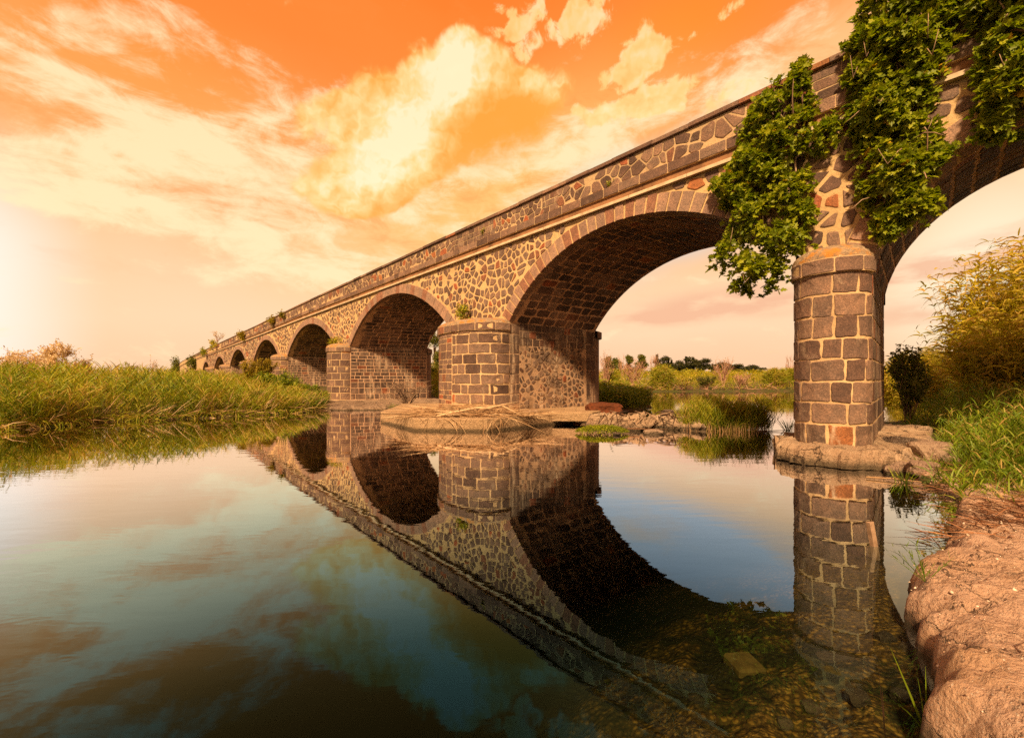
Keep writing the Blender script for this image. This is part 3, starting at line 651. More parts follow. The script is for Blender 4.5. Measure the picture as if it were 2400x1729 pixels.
# piers
def pier(sr, sl, srf, slf, zt, zr, nd, capz, style, z0=-2.5, idx=0):
    """shaft from the near nose through to the far nose; returns the shaft object"""
    mb = MB(); lod = 0 if idx <= 2 else 1; hw = (sl-sr)/2; md = (sl+sr)/2; pw = .5
    # nose path
    def nose(k, ex=0.0):
        c, s_ = math.cos(PI*k), math.sin(PI*k); e = 1.0 if idx != 2 else .8
        return md-(hw+ex)*math.copysign(abs(c)**e, c), -(nd+ex)*abs(s_)**e
    K = 48; pts = [nose(k/K) for k in range(K+1)]; L = [0]
    for k in range(K): L.append(L[-1]+math.hypot(pts[k+1][0]-pts[k][0], pts[k+1][1]-pts[k][1]))
    tot = L[-1]
    def FN(u, z, w=0.0):
        u = min(max(u, 0), tot); k = min(K-1, max(0, int(np.searchsorted(L, u))-1)); f = (u-L[k])/(L[k+1]-L[k]+1e-9)
        p, q = pts[k], pts[k+1]; tx, ty = q[0]-p[0], q[1]-p[1]; l = math.hypot(tx, ty)+1e-9; nx, ny = ty/l, -tx/l
        if ny > 0 or (nx*(p[0]-md)+ny*(p[1]) < 0): nx, ny = -nx, -ny
        return B(p[0]+tx*f+nx*w, p[1]+ty*f+ny*w, z)
    zs_ = [z0, 0, capz]
    mb.grid([[FN(tot*k/K, z) for z in zs_] for k in range(K+1)], 0)
    FR = lambda v, z, w=0.0: B(sr+(srf-sr)*v/W-w, v, z)
    FL = lambda v, z, w=0.0: B(sl+(slf-sl)*v/W+w, v, z)
    mb.grid([[FR(W*k/8, z) for z in (z0, 0, zr)] for k in range(9)], 2); mb.grid([[FL(W*k/8, z) for z in (z0, 0, zt)] for k in range(9)], 2)
    # far nose and its cap, plain
    hf = (slf-srf)/2; mf = (slf+srf)/2
    fp = [(mf-hf*math.cos(PI*k/16), W+nd*math.sin(PI*k/16)) for k in range(17)]
    mb.grid([[B(a, b, z) for z in (z0, capz)] for a, b in fp], 1, .4)
    mb.grid([[B(mf+(a-mf)*q, W+(b-W)*q, z) for q, z in ((1.0, capz), (1.07, capz+.01), (1.07, capz+.30), (.7, capz+.55), (0, capz+.6))] for a, b in fp], 1, .3)
    if style == 'big':
        zs = [.30]
        while zs[-1] < capz-.05: zs.append(min(capz, zs[-1]+.435))
        ashlar(mb, FN, 0, tot, zs[:2], .30, .60, .036, .019, .016, .03, m=3); ashlar(mb, FN, 0, tot, zs[1:], .30, .60, .036, .019, .02, .03)
        zs2 = list(zs)
        while zs2[-1] < zr-.1: zs2.append(min(zr, zs2[-1]+.43))
        ashlar(mb, FR, .12, W, zs2, .35, .6, .04, .012, .014, .1, m=3); ashlar(mb, FL, .12, W, [z for z in zs2 if z < zt]+[zt], .35, .6, .04, .012, .014, .1, m=3)
    elif style == 'wide':
        zs = [.25]
        while zs[-1] < capz-.05: zs.append(min(capz, zs[-1]+.40))
        cut = tot*.50
        ashlar(mb, FN, 0, cut, zs, .36, .95, .05, .017, .02, .10)
        zs3 = [.25]; q = 0
        while zs3[-1] < capz-.05:
            zs3.append(min(capz, zs3[-1]+(.20 if q % 5 in (1, 2, 3) else .34))); q += 1
        ashlar(mb, FN, cut+.02, tot, zs3, .3, .6, .025, .008, .01, .1)
        for P, c in voronoi(.5, W-.75, .25, 3.0, .17, .03, .95, 1.5):
            kk = random.uniform(.68, 1.0)
            if random.random() > .06: stone(mb, soften([(c[0]+(x-c[0])*kk, c[1]+(y-c[1])*kk) for x, y in P], .010, 1), FR, random.uniform(.008, .03), .02, 3, tone(.1))
        ashlar(mb, FR, .5, W-.6, [3.0, 3.3, 3.6, 3.9], .3, .55, .03, .012, .014, .15, m=3)
        ashlar(mb, FR, .02, .5, [.25+.4*q for q in range(10)], .3, .5, .03, .01, .012, .1, m=3); ashlar(mb, FR, W-.6, W-.02, [.25+.6*q for q in range(7)], .5, .6, .02, .01, .012, .1, m=3)
        ashlar(mb, FL, .02, W, [.25+.4*q for q in range(10)], .4, .7, .03, .01, .012, .1, m=3, lod=1)
    else:
        zs = [.22]
        while zs[-1] < capz-.05: zs.append(min(capz, zs[-1]+(.46 if idx < 5 else .7)))
        ashlar(mb, FN, 0, tot, zs, .55, .95, .035, .008, .016, .1, lod)
        zs = [.22]
        while zs[-1] < zt-.05: zs.append(min(zt, zs[-1]+(.40 if zs[-1] < 1.1 else .235)))
        if idx < 7: ashlar(mb, FR, .02, W-.02, zs, .3, .6, .03, .008, .012, .08, lod, 3)
        ashlar(mb, FL, .02, W-.02, zs[::2], .5, .8, .03, .008, .012, .08, 1, 3)
    mats = [M['mortar_pier'], M['stone_nose'], {'big': M['mortar_pier'], 'wide': M['rough_fill']}.get(style, M['mortar_dull']), M['stone_wall']]
    o = mb.build('pier', mats, bridge)
    # cap: a band of stones and a domed top
    cb = MB(); ex = .065
    cp = [nose(k/K, ex) for k in range(K+1)]; tl = [0]
    for k in range(K): tl.append(tl[-1]+math.hypot(cp[k+1][0]-cp[k][0], cp[k+1][1]-cp[k][1]))
    def FC(u, z, w=0.0):
        u = min(max(u, 0), tl[-1]); k = min(K-1, max(0, int(np.searchsorted(tl, u))-1)); f = (u-tl[k])/(tl[k+1]-tl[k]+1e-9)
        p, q = cp[k], cp[k+1]; x, y = p[0]+(q[0]-p[0])*f, p[1]+(q[1]-p[1])*f; l = math.hypot(x-md, y)+1e-9
        return B(x+(x-md)/l*w, y+y/l*w, z)
    cb.grid([[FC(tl[-1]*k/K, z, w) for z, w in ((capz, -.09), (capz, 0), (capz+.30, 0))] for k in range(K+1)], 0)
    ashlar(cb, FC, 0, tl[-1], [capz, capz+.30], .5 if idx != 1 else .42, .9 if idx != 1 else .62, .022, .006, .014, .08, lod)
    rows = []
    for k in range(K+1):
        r = []
        for q in range(9):
            f = q/8*PI/2; c_ = math.cos(f)**.8; x, y = cp[k]
            r.append(B(md+(x-md)*c_, y*c_+.0, capz+.30+(.34 if idx != 2 else .32)*math.sin(f)+.012*mnoise.noise(Vector((x*6, y*6, q*.7)))))
        rows.append(r)
    cb.grid(rows, 2)
    # end wedges that close the band against the wall
    cb.build('pier_cap', [M['mortar_pier'], M['stone_cap'], M['lichen']], o)
    return o
piers = []
for k in range(1, 10):
    # going up in s: arch k-1 lies to the right of pier k, so its LEFT spring bounds the pier on the right
    sr = arches[k-1]['sl']; sl_ = arches[k]['sr']; srf = arches[k-1]['fsl']; slf = arches[k]['fsr']
    if k == 1: sr, srf, sl_, slf = 1.50, 1.92, 2.80, 2.95
    g = sag(sr)*.6
    piers.append(pier(sr, sl_, srf, max(slf, srf+.5), (4.45 if k == 1 else SPRING+g), (4.05 if k == 1 else SPRING+g), {1: .60, 2: 1.35}.get(k, 1.05), (3.78 if k == 1 else 3.56+g), {1: 'big', 2: 'wide'}.get(k, 'plain'), -2.5, k))
piers.append(pier(-5.6, -4.2, -5.6, -4.9, SPRING, SPRING, .6, 3.56, 'plain', -2.5, 9))

# ------------------------------------------------------------------ ground, bed, water
LEFT = [(-900, -40), (-80, 5), (-30, 11), (-16, 13.1), (-15.7, 16.2), (-14.1, 16.9), (-12.8, 18), (-11.4, 19.3), (-10.3, 20.6), (-10.2, 22.5), (-11.4, 26), (-13.5, 30), (-12, 33.4), (-8, 35.8), (-2, 28),
        (3.6, 21.2), (6.4, 21.6), (8, 24), (10, 32), (14, 48), (18, 54), (30, 55.5), (42, 57.5), (58, 60), (90, 62), (400, 90), (1500, 300), (1500, 1500), (-1500, 1500), (-1500, -40)]
RIGHT = [(1.75, -6), (1.75, .6), (1.95, 1.93), (2.3, 2.3), (2.62, 2.7), (3.04, 3.26), (3.5, 3.55), (4.0, 3.89), (5.2, 4.9), (6.1, 5.8), (6.45, 6.6), (7.0, 7.3), (7.9, 7.75), (8.6, 8.4), (10.4, 10.6), (12.0, 13.0), (13.2, 15.2), (16, 16.8), (19, 18.6), (27, 22), (60, 30), (400, 40), (1500, 40), (1500, -60), (2, -60)]
def sdist(poly, X, Y):                        # + inside
    P = np.array(poly, float); inside = np.zeros(X.shape, bool); d = np.full(X.shape, 1e18)
    for i in range(len(P)):
        a, b = P[i], P[(i+1) % len(P)]; ab = b-a
        f = np.clip(((X-a[0])*ab[0]+(Y-a[1])*ab[1])/(ab@ab), 0, 1); d = np.minimum(d, (X-a[0]-f*ab[0])**2+(Y-a[1]-f*ab[1])**2)
        cr = ((a[1] > Y) != (b[1] > Y)); xi = a[0]+(Y-a[1])/(b[1]-a[1]+1e-12)*ab[0]; inside ^= cr & (X < xi)
    return np.sqrt(d)*np.where(inside, 1, -1)
def wav(X, Y, k, s): return np.sin(X*k+1.3*s+np.sin(Y*k*.7+s))*np.sin(Y*k*1.13+2.1*s+np.sin(X*k*.6))
def height(X, Y):
    X, Y = np.asarray(X, float), np.asarray(Y, float)
    dl, dr = sdist(LEFT, X, Y), sdist(RIGHT, X, Y); n = .5*wav(X, Y, 1.7, 1)+.3*wav(X, Y, 4.1, 2)+.2*wav(X, Y, 9.3, 3)
    hl = np.where(dl > 0, np.minimum(.9, .08+dl*.09)+.06*n, np.maximum(-2.6, dl*.42-.02)+.08*n)
    hr = np.where(dr > 0, np.minimum(.34, .06+dr*.10)+.05*n, np.maximum(-2.6, -.07+dr*.12-.10*np.minimum(dr*dr, 25))+.04*n)
    hr = np.where((dr > 0) & (Y < 6.5) & (X < 8), -.15, hr)            # the rock shelf covers this corner
    isl = -2.8+2.95*np.exp(-(((X-6.9)/1.9)**2+((Y-13.9)/.8)**2)**2)+.03*n
    h = np.maximum(np.maximum(hl, hr), np.maximum(isl, -2.6))
    near = np.exp(-((X-1.2)/2.2)**2-((Y-2.2)/2.4)**2)
    return h+near*.05*wav(X, Y, 13, 4)
def gnum(x, y): return float(height(np.array([x]), np.array([y]))[0])
def geo(a, b, n, k): return a+(b-a)*np.linspace(0, 1, n)**k
gx = np.concatenate([-geo(14, 1500, 40, 2.6)[::-1], np.linspace(-14, -2, 50)[1:], np.linspace(-2, 9, 130)[1:], np.linspace(9, 30, 60)[1:], geo(30, 1500, 36, 2.4)[1:]])
gy = np.concatenate([-geo(1, 60, 14, 2)[::-1], np.linspace(-1, 14, 150)[1:], np.linspace(14, 66, 110)[1:], geo(66, 1500, 36, 2.4)[1:]])
XX, YY = np.meshgrid(gx, gy); ZZ = height(XX, YY); nx_, ny_ = len(gx), len(gy)
idx = np.arange(nx_*ny_).reshape(ny_, nx_)
Fg = np.stack([idx[:-1, :-1], idx[:-1, 1:], idx[1:, 1:], idx[1:, :-1]], -1).reshape(-1, 4)
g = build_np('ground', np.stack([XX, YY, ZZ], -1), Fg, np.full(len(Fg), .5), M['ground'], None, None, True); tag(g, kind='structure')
wb = MB(); q = 1490; wb.box((-q, -55, -9), (2*q, 0, 0), (0, q+55, 0), (0, 0, 9)); wo = wb.build('water', M['water']); tag(wo, kind='structure')

def nz(p, f, o=5): return mnoise.fractal(Vector(p)*f, 1.0, 2.0, o)
# the rock shelf under the eye, lower right
def shelf():
    xs = np.concatenate([np.arange(1.4, 3.4, .028), np.arange(3.4, 7.5, .05), np.arange(7.5, 11, .15)]); ys = np.concatenate([np.arange(.4, 4.4, .028), np.arange(4.4, 7.2, .05)])
    X, Y = np.meshgrid(xs, ys); wob = np.vectorize(lambda x, y: mnoise.noise(Vector((x*1.9, y*1.9, 3)))*.09+nz((x, y, 1), 5, 5)*.05)(X, Y)
    d = sdist(RIGHT, X, Y)+wob
    top = np.interp(Y, [0, 1.5, 2.6, 3.4, 4.2, 5.5, 7], [.40, .36, .30, .24, .16, .14, .10])
    n = np.vectorize(lambda x, y: nz((x, y, 0), 2.2)*.03+abs(nz((x, y, 9), 2.7, 5))*.06-abs(nz((x, y, 2), 7, 5))*.035+nz((x, y, 5), 24, 3)*.007)(X, Y)
    Z = np.where(d > 0, top*(1-np.exp(-np.maximum(d, 0)/.055))**.7+n*np.clip(d*10, 0, 1), np.maximum(-1.0, d*4.5))
    Zs = np.floor(Z/.055+.5*n/.05)*.055; Z = np.where(d > .02, Z*.45+Zs*.55, Z); keep = (d > -.30); i = np.arange(X.size).reshape(X.shape); F = np.stack([i[:-1, :-1], i[:-1, 1:], i[1:, 1:], i[1:, :-1]], -1).reshape(-1, 4)
    F = F[keep.ravel()[F].all(1)]; return build_np('riverbank', np.stack([X, Y, Z], -1), F, np.full(len(F), .5), M['bankrock'], None, None, False)
shelf_o = shelf(); tag(shelf_o, kind='structure')
# loose grit and pebbles lying on the shelf
def grit():
    cs = np.array([v.co for v in shelf_o.data.vertices]); cs = cs[(cs[:, 2] > .04)]; n = 5200; P = cs[RNG.integers(0, len(cs), n)]+RNG.normal(0, .012, (n, 3))*[1, 1, 0]
    k = P[:, 1] > 3.6; r = np.abs(RNG.normal(0, .0045, n))+.0022; r = np.where(RNG.random(n) < .03, r*2.4, r); r = np.where(k, r*1.6, r)
    O = np.array([(1, 0, 0), (-1, 0, 0), (0, 1, 0), (0, -1, 0), (0, 0, 1), (0, 0, -1)], float)[None]*RNG.uniform(.6, 1.3, (n, 6, 1))*r[:, None, None]
    a = RNG.uniform(0, 6.28, n); c, s_ = np.cos(a)[:, None], np.sin(a)[:, None]; O = np.stack([O[..., 0]*c-O[..., 1]*s_, O[..., 0]*s_+O[..., 1]*c, O[..., 2]*.8], -1)
    F = np.array([(0, 2, 4), (2, 1, 4), (1, 3, 4), (3, 0, 4), (2, 0, 5), (1, 2, 5), (3, 1, 5), (0, 3, 5)]); V = (P[:, None]+O).reshape(-1, 3); Fs = (F[None]+np.arange(n)[:, None, None]*6).reshape(-1, 3)
    tag(build_np('grit', V, Fs, np.repeat(RNG.random(n), 8), toned_mat('grit_stone', [(0, (.06, .035, .025)), (.35, (.25, .14, .09)), (.7, (.45, .30, .20)), (1, (.80, .68, .55))], .9, 60, .2)), kind='stuff')

def rock_mesh(name, c, sx, sy, sz, m, seed, sub=4, rough=.22, parent=None, rot=0.0):
    bm = bmesh.new(); bmesh.ops.create_icosphere(bm, subdivisions=sub, radius=1.0); cr, sr_ = math.cos(rot), math.sin(rot)
    for v in bm.verts:
        p = v.co.copy(); k = 1+rough*nz(p+Vector((seed*3.1, seed, 0)), 1.1, 5)+rough*.35*nz(p+Vector((seed, 7, 0)), 4, 3)
        q = Vector((max(-.80, min(.80, p.x)), max(-.80, min(.80, p.y)), max(-.74, min(.74, p.z))))*1.12*k
        v.co = Vector((cr*q.x*sx-sr_*q.y*sy, sr_*q.x*sx+cr*q.y*sy, q.z*sz))
        if parent is not None: v.co += Vector(c)-wloc(parent)
    me = bpy.data.meshes.new(name); bm.to_mesh(me); bm.free(); me.materials.append(m)
    o = link(name, me, parent)
    if parent is None: o.location = c
    return o
# footing of the near pier: a ragged concrete collar
def collar(name, parent, outline, ztop, zbot, m, amp=.07, seed=0, k=22, n=300, inner=.35):
    P = [Vector((a, b, 0)) for a, b in outline]; L = [0]
    for i in range(len(P)): L.append(L[-1]+(P[(i+1) % len(P)]-P[i]).length)
    def pt(u):
        u = (u % 1)*L[-1]; i = max(0, min(len(P)-1, int(np.searchsorted(L, u))-1)); f = (u-L[i])/(L[i+1]-L[i]); return P[i].lerp(P[(i+1) % len(P)], f)
    pts = [pt(j/n) for j in range(n)]
    for _ in range(2): pts = [(pts[j-1]+pts[j]*2+pts[(j+1) % n])/4 for j in range(n)]
    c = sum(pts, Vector())/n; rows = []
    prof = [(inner, 1.0), (.6, 1.0), (.82, .99), (.94, .98), (.985, .90), (1.0, .74)]+[(1.0-.02*q, .74-.74*q/k) for q in range(1, k+1)]
    for f, h in prof:
        r = []
        for p in pts:
            q = c+(p-c)*f; z = zbot+(ztop-zbot)*h; nn = nz((q.x, q.y, z+seed), 1.6, 6)+1.1*abs(nz((q.x, q.y, z+seed), 4, 5))+.5*abs(nz((q.x, q.y, z*1.5+seed), 13, 4)); d = (p-c).normalized()
            q = q+d*amp*nn*(1.2 if f > .9 else .2)
            r.append(Vector((q.x, q.y, z+amp*.45*nn*(1 if h > .8 else .2))))
        rows.append(r+[r[0]])
    mb = MB(); mb.grid(rows, 0); mb.add(rows[0][:-1], [list(range(n))[::-1]], 0)
    return mb.build(name, m, parent, False)
bs = lambda s, o: tuple(B(s, o, 0))[:2]
ft = collar('footing', piers[0], [bs(1.0, 5.6), bs(.95, 2.5), bs(.88, .2), bs(1.05, -.75), bs(1.6, -1.30), bs(2.3, -1.38), bs(2.85, -.95), bs(3.15, -.2), bs(3.2, 2.5), bs(3.2, 5.6)], .33, -.9, M['footing'], .13, 2)
# concrete raft under the second pier: sharp-edged: built as a prism with a battered, chipped edge
def prism(name, parent, O, z0, z1, m, ch=.05, seed=0, step=.16, amp=.03):
    P = []
    for i in range(len(O)):
        a, b = Vector((*O[i], 0)), Vector((*O[(i+1) % len(O)], 0)); k = max(1, int((b-a).length/step))
        P += [a.lerp(b, j/k) for j in range(k)]
    n = len(P); c = sum(P, Vector())/n; rows = []
    for ins, z in ((.0, z0), (0, (z0+z1)/2), (0, z1-ch), (ch, z1), (ch*4, z1)):
        r = []
        for p in P:
            d = (c-p).normalized(); nn = nz((p.x, p.y, z+seed), 2.5, 5); q = p+d*(ins+amp*nn*(1 if z < z1 else 1.5)); r.append(Vector((q.x, q.y, z+amp*.5*nn*(z > 0))))
        rows.append(r+[r[0]])
    mb = MB(); mb.grid(rows, 0); mb.add(rows[-1][:-1], [list(range(n))], 0); return mb.build(name, m, parent, False)
A = [at(972, 1010, 13.3), at(1142, 1012, 13.1), at(1210, 1008, 13.9), at(1290, 1000, 15.1), at(1392, 990, 16.9)]
prism('footing', piers[1], [(p.x, p.y) for p in A]+[(4.6, 18.6), (4.2, 20.5), (1.5, 23), (-5.5, 21), (-5.0, 16)], -1.5, .41, M['slab'], .025, 3, .12, .016)
# rubble shoal at the foot of the third pier
fo = [(-9.4, 21.9), (-7.0, 22.3), (-5.2, 24.0), (-4.3, 27.5), (-5.8, 32.5), (-9.0, 34.5), (-14, 31), (-12.5, 26.5), (-10.6, 23.2)]
collar('footing', piers[2], fo, .17, -.9, concrete_mat('shoal_stone', (.30, .20, .13), (.17, .11, .07), (.05, .035, .016), .07), .16, 9, 10, 260, .3)

# broken stone sill between the second and the near pier
def sill(name, x0, x1, Y, zt, seed, label):
    a, b = at(x0, 1000, Y), at(x1, 1000, Y); mb = MB(); n = 150; rows = []
    for k in range(n+1):
        f = k/n; p = Vector((a.x+(b.x-a.x)*f, Y+.25*math.sin(f*5+seed)-.0*f, 0)); r = []
        e = min(1, min(f, 1-f)*9)**.5
        for q in range(31):
            an = PI*(q/30)*1.06-.1; nn = nz((p.x, q*.14, seed), 1.7, 6)+.6*abs(nz((p.x, q*.14, seed+3), 7, 4))-.2
            r.append(Vector((p.x+.05*nn, p.y-.62*math.cos(an)*(.9+.5*nn)*e, -.25+(zt+.25)*math.sin(an)*(1+.25*nn)*e)))
        rows.append(r)
    mb.grid(rows, 0); return tag(mb.build(name, M['footing'], None, False), label, 'stone sill')
sill('stone_sill', 1372, 1516, 14.2, .42, 1, 'rough pale stone sill lying between the wide pier and the split in its middle')
sill('stone_sill', 1506, 1640, 13.9, .40, 6, 'rough pale stone sill reaching right into the reed island')
cb_ = MB(); a = at(1270, 990, 15.2); b = at(1388, 990, 15.0); cb_.box((a.x, a.y, .12), (b.x-a.x, b.y-a.y, 0), (.5, .9, 0), (0, 0, .34)); o = cb_.build('concrete_beam', M['slab']); tag(o, 'flat concrete beam propped along the water edge right of the dead reeds', 'beam')
bv = o.modifiers.new('edge', 'BEVEL'); bv.width = .03; bv.segments = 2

ROCKS = [(2100, 1052, 8.0, .26, .24, .22, 'boulder', 'pale boulder against the right side of the near pier footing'), (2122, 1085, 7.5, .22, .2, .15, 'boulder', 'low tan boulder in front of the pale one beside the near footing'),
         (2178, 1068, 7.9, .42, .34, .34, 'boulder', 'largest tan boulder by the grass right of the near pier'), (2165, 1105, 7.1, .22, .2, .14, 'boulder', 'small boulder at the water edge below the grass'),
         (2115, 1015, 8.9, .42, .34, .32, 'darkrock', 'dark boulder behind the pale ones right of the near pier'), (2150, 1000, 9.6, .30, .28, .26, 'boulder', 'grey brown boulder below the dark shrub'),
         (1575, 968, 15.0, .42, .35, .40, 'darkrock', 'dark round rock sitting behind the stone sill'), (1445, 1020, 12.35, .12, .1, .06, 'darkrock', 'small dark stone at the edge of the moss'),
         (1530, 1022, 12.6, .30, .16, .10, 'boulder', 'low pale stone in the shallows below the sill'), (2092, 1100, 7.35, .13, .12, .1, 'boulder', 'fist sized stone at the corner of the near footing')]
for i, (x, y, Y, a, b, c, m, lb) in enumerate(ROCKS):
    p = at(x, y, Y); zz = max(gnum(p.x, p.y), -.08) if m != 'x' else 0
    tag(rock_mesh('boulder', (p.x, p.y, max(zz, 0)+c*.45), a, b, c, M[m], i+1, 4, .25, None, i*.8), lb, 'boulder', 'boulders by the water')
hp = at(1420, 965, 16.5)
tag(rock_mesh('earth_heap', (hp.x-.1, hp.y, .40), .75, .55, .36, M['soil'], 31, 4, .2), 'heap of rust red earth at the rear foot of the wide pier', 'earth heap')
# things under water
BED = [(2142, 1530, .07, .06, .05, 'pale fist sized stone under water close to the bank'), (2075, 1500, .06, .05, .04, 'small submerged stone left of the bank edge'), (1960, 1545, .13, .05, .03, 'long dark submerged stone below the pier reflection'), (2010, 1640, .06, .05, .04, 'rounded submerged stone near the green stem'),
       (1900, 1660, .05, .04, .03, 'ochre submerged stone among gravel'), (2120, 1640, .06, .05, .04, 'submerged stone touching the bank rock'), (1840, 1700, .04, .035, .03, 'ochre submerged stone at the lower edge of the picture')]
def bedpt(x, y):
    d = 1.3
    for Y in np.arange(1.2, 6, .01):
        p = at(x, y, Y)
        if p.z <= gnum(p.x, p.y)+.0: return p
    return p
for i, (x, y, a, b, c, lb) in enumerate(BED):
    p = bedpt(x, y); tag(rock_mesh('submerged_stone', (p.x, p.y, p.z+c*.3), a, b, c, M['boulder'] if i % 2 == 0 else M['darkrock'], 50+i, 3, .22), lb, 'stone', 'stones on the river bed')
p = bedpt(1765, 1560); mb = MB(); mb.box((p.x-.15, p.y-.12, p.z-.05), (.19, .02, 0), (-.02, .19, 0), (0, 0, .10)); o = mb.build('sunken_block', plain_mat('sunken_concrete', (.13, .09, .025), (.07, .048, .014), 20, .9, .8)); tag(o, 'square sunken concrete block on the river bed', 'block'); bv = o.modifiers.new('edge', 'BEVEL'); bv.width = .015

grit()

# ------------------------------------------------------------------ plants
def unit(v): return v/(np.linalg.norm(v, axis=-1, keepdims=True)+1e-9)
def ribbons(base, d, length, width, droop, seg=3, twist=None, taper=.75):
    """curved blades: base (N,3), direction (N,3) -> V, F, per-blade face repeat"""
    N = len(base); length = np.broadcast_to(length, (N,)); width = np.broadcast_to(width, (N,)); droop = np.broadcast_to(droop, (N,))
    d = unit(d); r = unit(RNG.normal(size=(N, 3))); side = unit(np.cross(d, r)); V = np.zeros((N, seg+1, 2, 3))
    for k in range(seg+1):
        f = k/seg; p = base+d*(length*f)[:, None]; p = p+np.array([0, 0, -1.0])*(droop*length*f*f)[:, None]
        w = width*.5*(max(.04, (1-f)**taper) if k else .55)
        V[:, k, 0] = p-side*w[:, None]; V[:, k, 1] = p+side*w[:, None]
    i = np.arange(N)[:, None]*(2*(seg+1)); q = np.arange(seg)[None, :]*2
    F = np.stack([i+q, i+q+1, i+q+3, i+q+2], -1).reshape(-1, 4); return V.reshape(-1, 3), F, seg
class VB:
    def __init__(s): s.V, s.F, s.T, s.M, s.n = [], [], [], [], 0
    def add(s, V, F, t, m=0):
        s.V.append(V); s.F.append(F+s.n); s.T.append(np.broadcast_to(t, (len(F),))); s.M.append(np.full(len(F), m)); s.n += len(V)
    def blades(s, base, d, l, w, droop, tone, seg=3, m=0, taper=.75):
        V, F, k = ribbons(base, d, l, w, droop, seg, None, taper); s.add(V, F, np.repeat(np.broadcast_to(tone, (len(base),)), k), m)
    def build(s, name, mats, parent=None): return build_np(name, np.concatenate(s.V), np.concatenate(s.F), np.concatenate(s.T), mats, parent, np.concatenate(s.M))
def U(a, b, n): return RNG.uniform(a, b, n)
def reeds(vb, P, H, lean=.16, leaves=10, ll=(.3, .55), lw=.028, tone=(.3, .8), dry=.06, sw=.012, droop=.55, stemtone=.75, bottom=.12, ms=0, lean_dir=None, seg=3, up=(.45, 1.3)):
    """upright stems with alternate arching leaves"""
    P = np.asarray(P, float); N = len(P); H = np.broadcast_to(H, (N,)); a = U(0, 2*PI, N); k = np.abs(RNG.normal(0, lean, N))
    d = unit(np.stack([np.cos(a)*k, np.sin(a)*k, np.ones(N)], -1)+(0 if lean_dir is None else np.asarray(lean_dir)))
    tn = np.clip(U(tone[0], tone[1], N)+RNG.normal(0, .05, N), 0, 1); tn = np.where(RNG.random(N) < dry, U(.93, 1, N), tn)
    vb.blades(P, d, H, sw, .06, np.clip(stemtone+RNG.normal(0, .1, N), 0, 1), 2, ms, .3)
    f = np.tile(np.linspace(bottom, .98, leaves), (N, 1))+RNG.normal(0, .03, (N, leaves)); f = np.clip(f, .02, 1); hh = (H[:, None]*f)
    b = P[:, None, :]+d[:, None, :]*hh[..., None]; b[..., 2] -= .06*hh*f
    az = U(0, 2*PI, (N, leaves)); up = U(up[0], up[1], (N, leaves)); dd = np.stack([np.cos(az), np.sin(az), up], -1)
    L = U(ll[0], ll[1], (N, leaves))*(1.1-.35*np.abs(f-.55)); t = np.clip(tn[:, None]+RNG.normal(0, .07, (N, leaves))+.12*(f-.5), 0, 1)
    vb.blades(b.reshape(-1, 3), dd.reshape(-1, 3), L.ravel(), lw, (U(.3, 1.0, (N, leaves))*droop*1.3).ravel(), t.ravel(), seg)
def on_ground(X, Y, dz=-.03): return np.stack([X, Y, height(X, Y)+dz], -1)
def tufts(vb, P, n, l, w, tone, spread=.06, up=(1.0, 2.6), droop=(.2, .7), dry=.08, seg=3, m=0):
    P = np.repeat(np.asarray(P, float), n, 0); N = len(P); a = U(0, 2*PI, N); P = P+np.stack([np.cos(a), np.sin(a), np.zeros(N)], -1)*(U(0, spread, N))[:, None]
    d = np.stack([np.cos(a), np.sin(a), U(*up, N)], -1); t = np.where(RNG.random(N) < dry, U(.9, 1, N), U(*tone, N))
    vb.blades(P, d, U(*l, N), w, U(*droop, N), t, seg, m)
def leaf_cards(vb, C_, size, tone, normal=None, m=0, spread=1.0):
    """small pointed leaves: a folded kite each"""
    N = len(C_); d = unit(RNG.normal(size=(N, 3))+(0 if normal is None else normal)); r = unit(np.cross(d, RNG.normal(size=(N, 3)))); s_ = np.cross(d, r)
    L = np.broadcast_to(size, (N,))*U(.7, 1.3, N); w = L*.42*spread
    p0 = C_; p2 = C_+r*L[:, None]; mid = C_+r*(L*.45)[:, None]+d*(L*.08)[:, None]; p1 = mid+s_*(w/2)[:, None]; p3 = mid-s_*(w/2)[:, None]
    V = np.stack([p0, p1, p2, p3], 1).reshape(-1, 3); i = np.arange(N)*4; vb.add(V, np.stack([i, i+1, i+2, i+3], -1), tone, m)
def blob_pts(c, r, n, shell=.55):
    d = unit(RNG.normal(size=(n, 3))); k = U(shell, 1.0, n)**.6; return np.asarray(c)+d*k[:, None]*np.asarray(r)

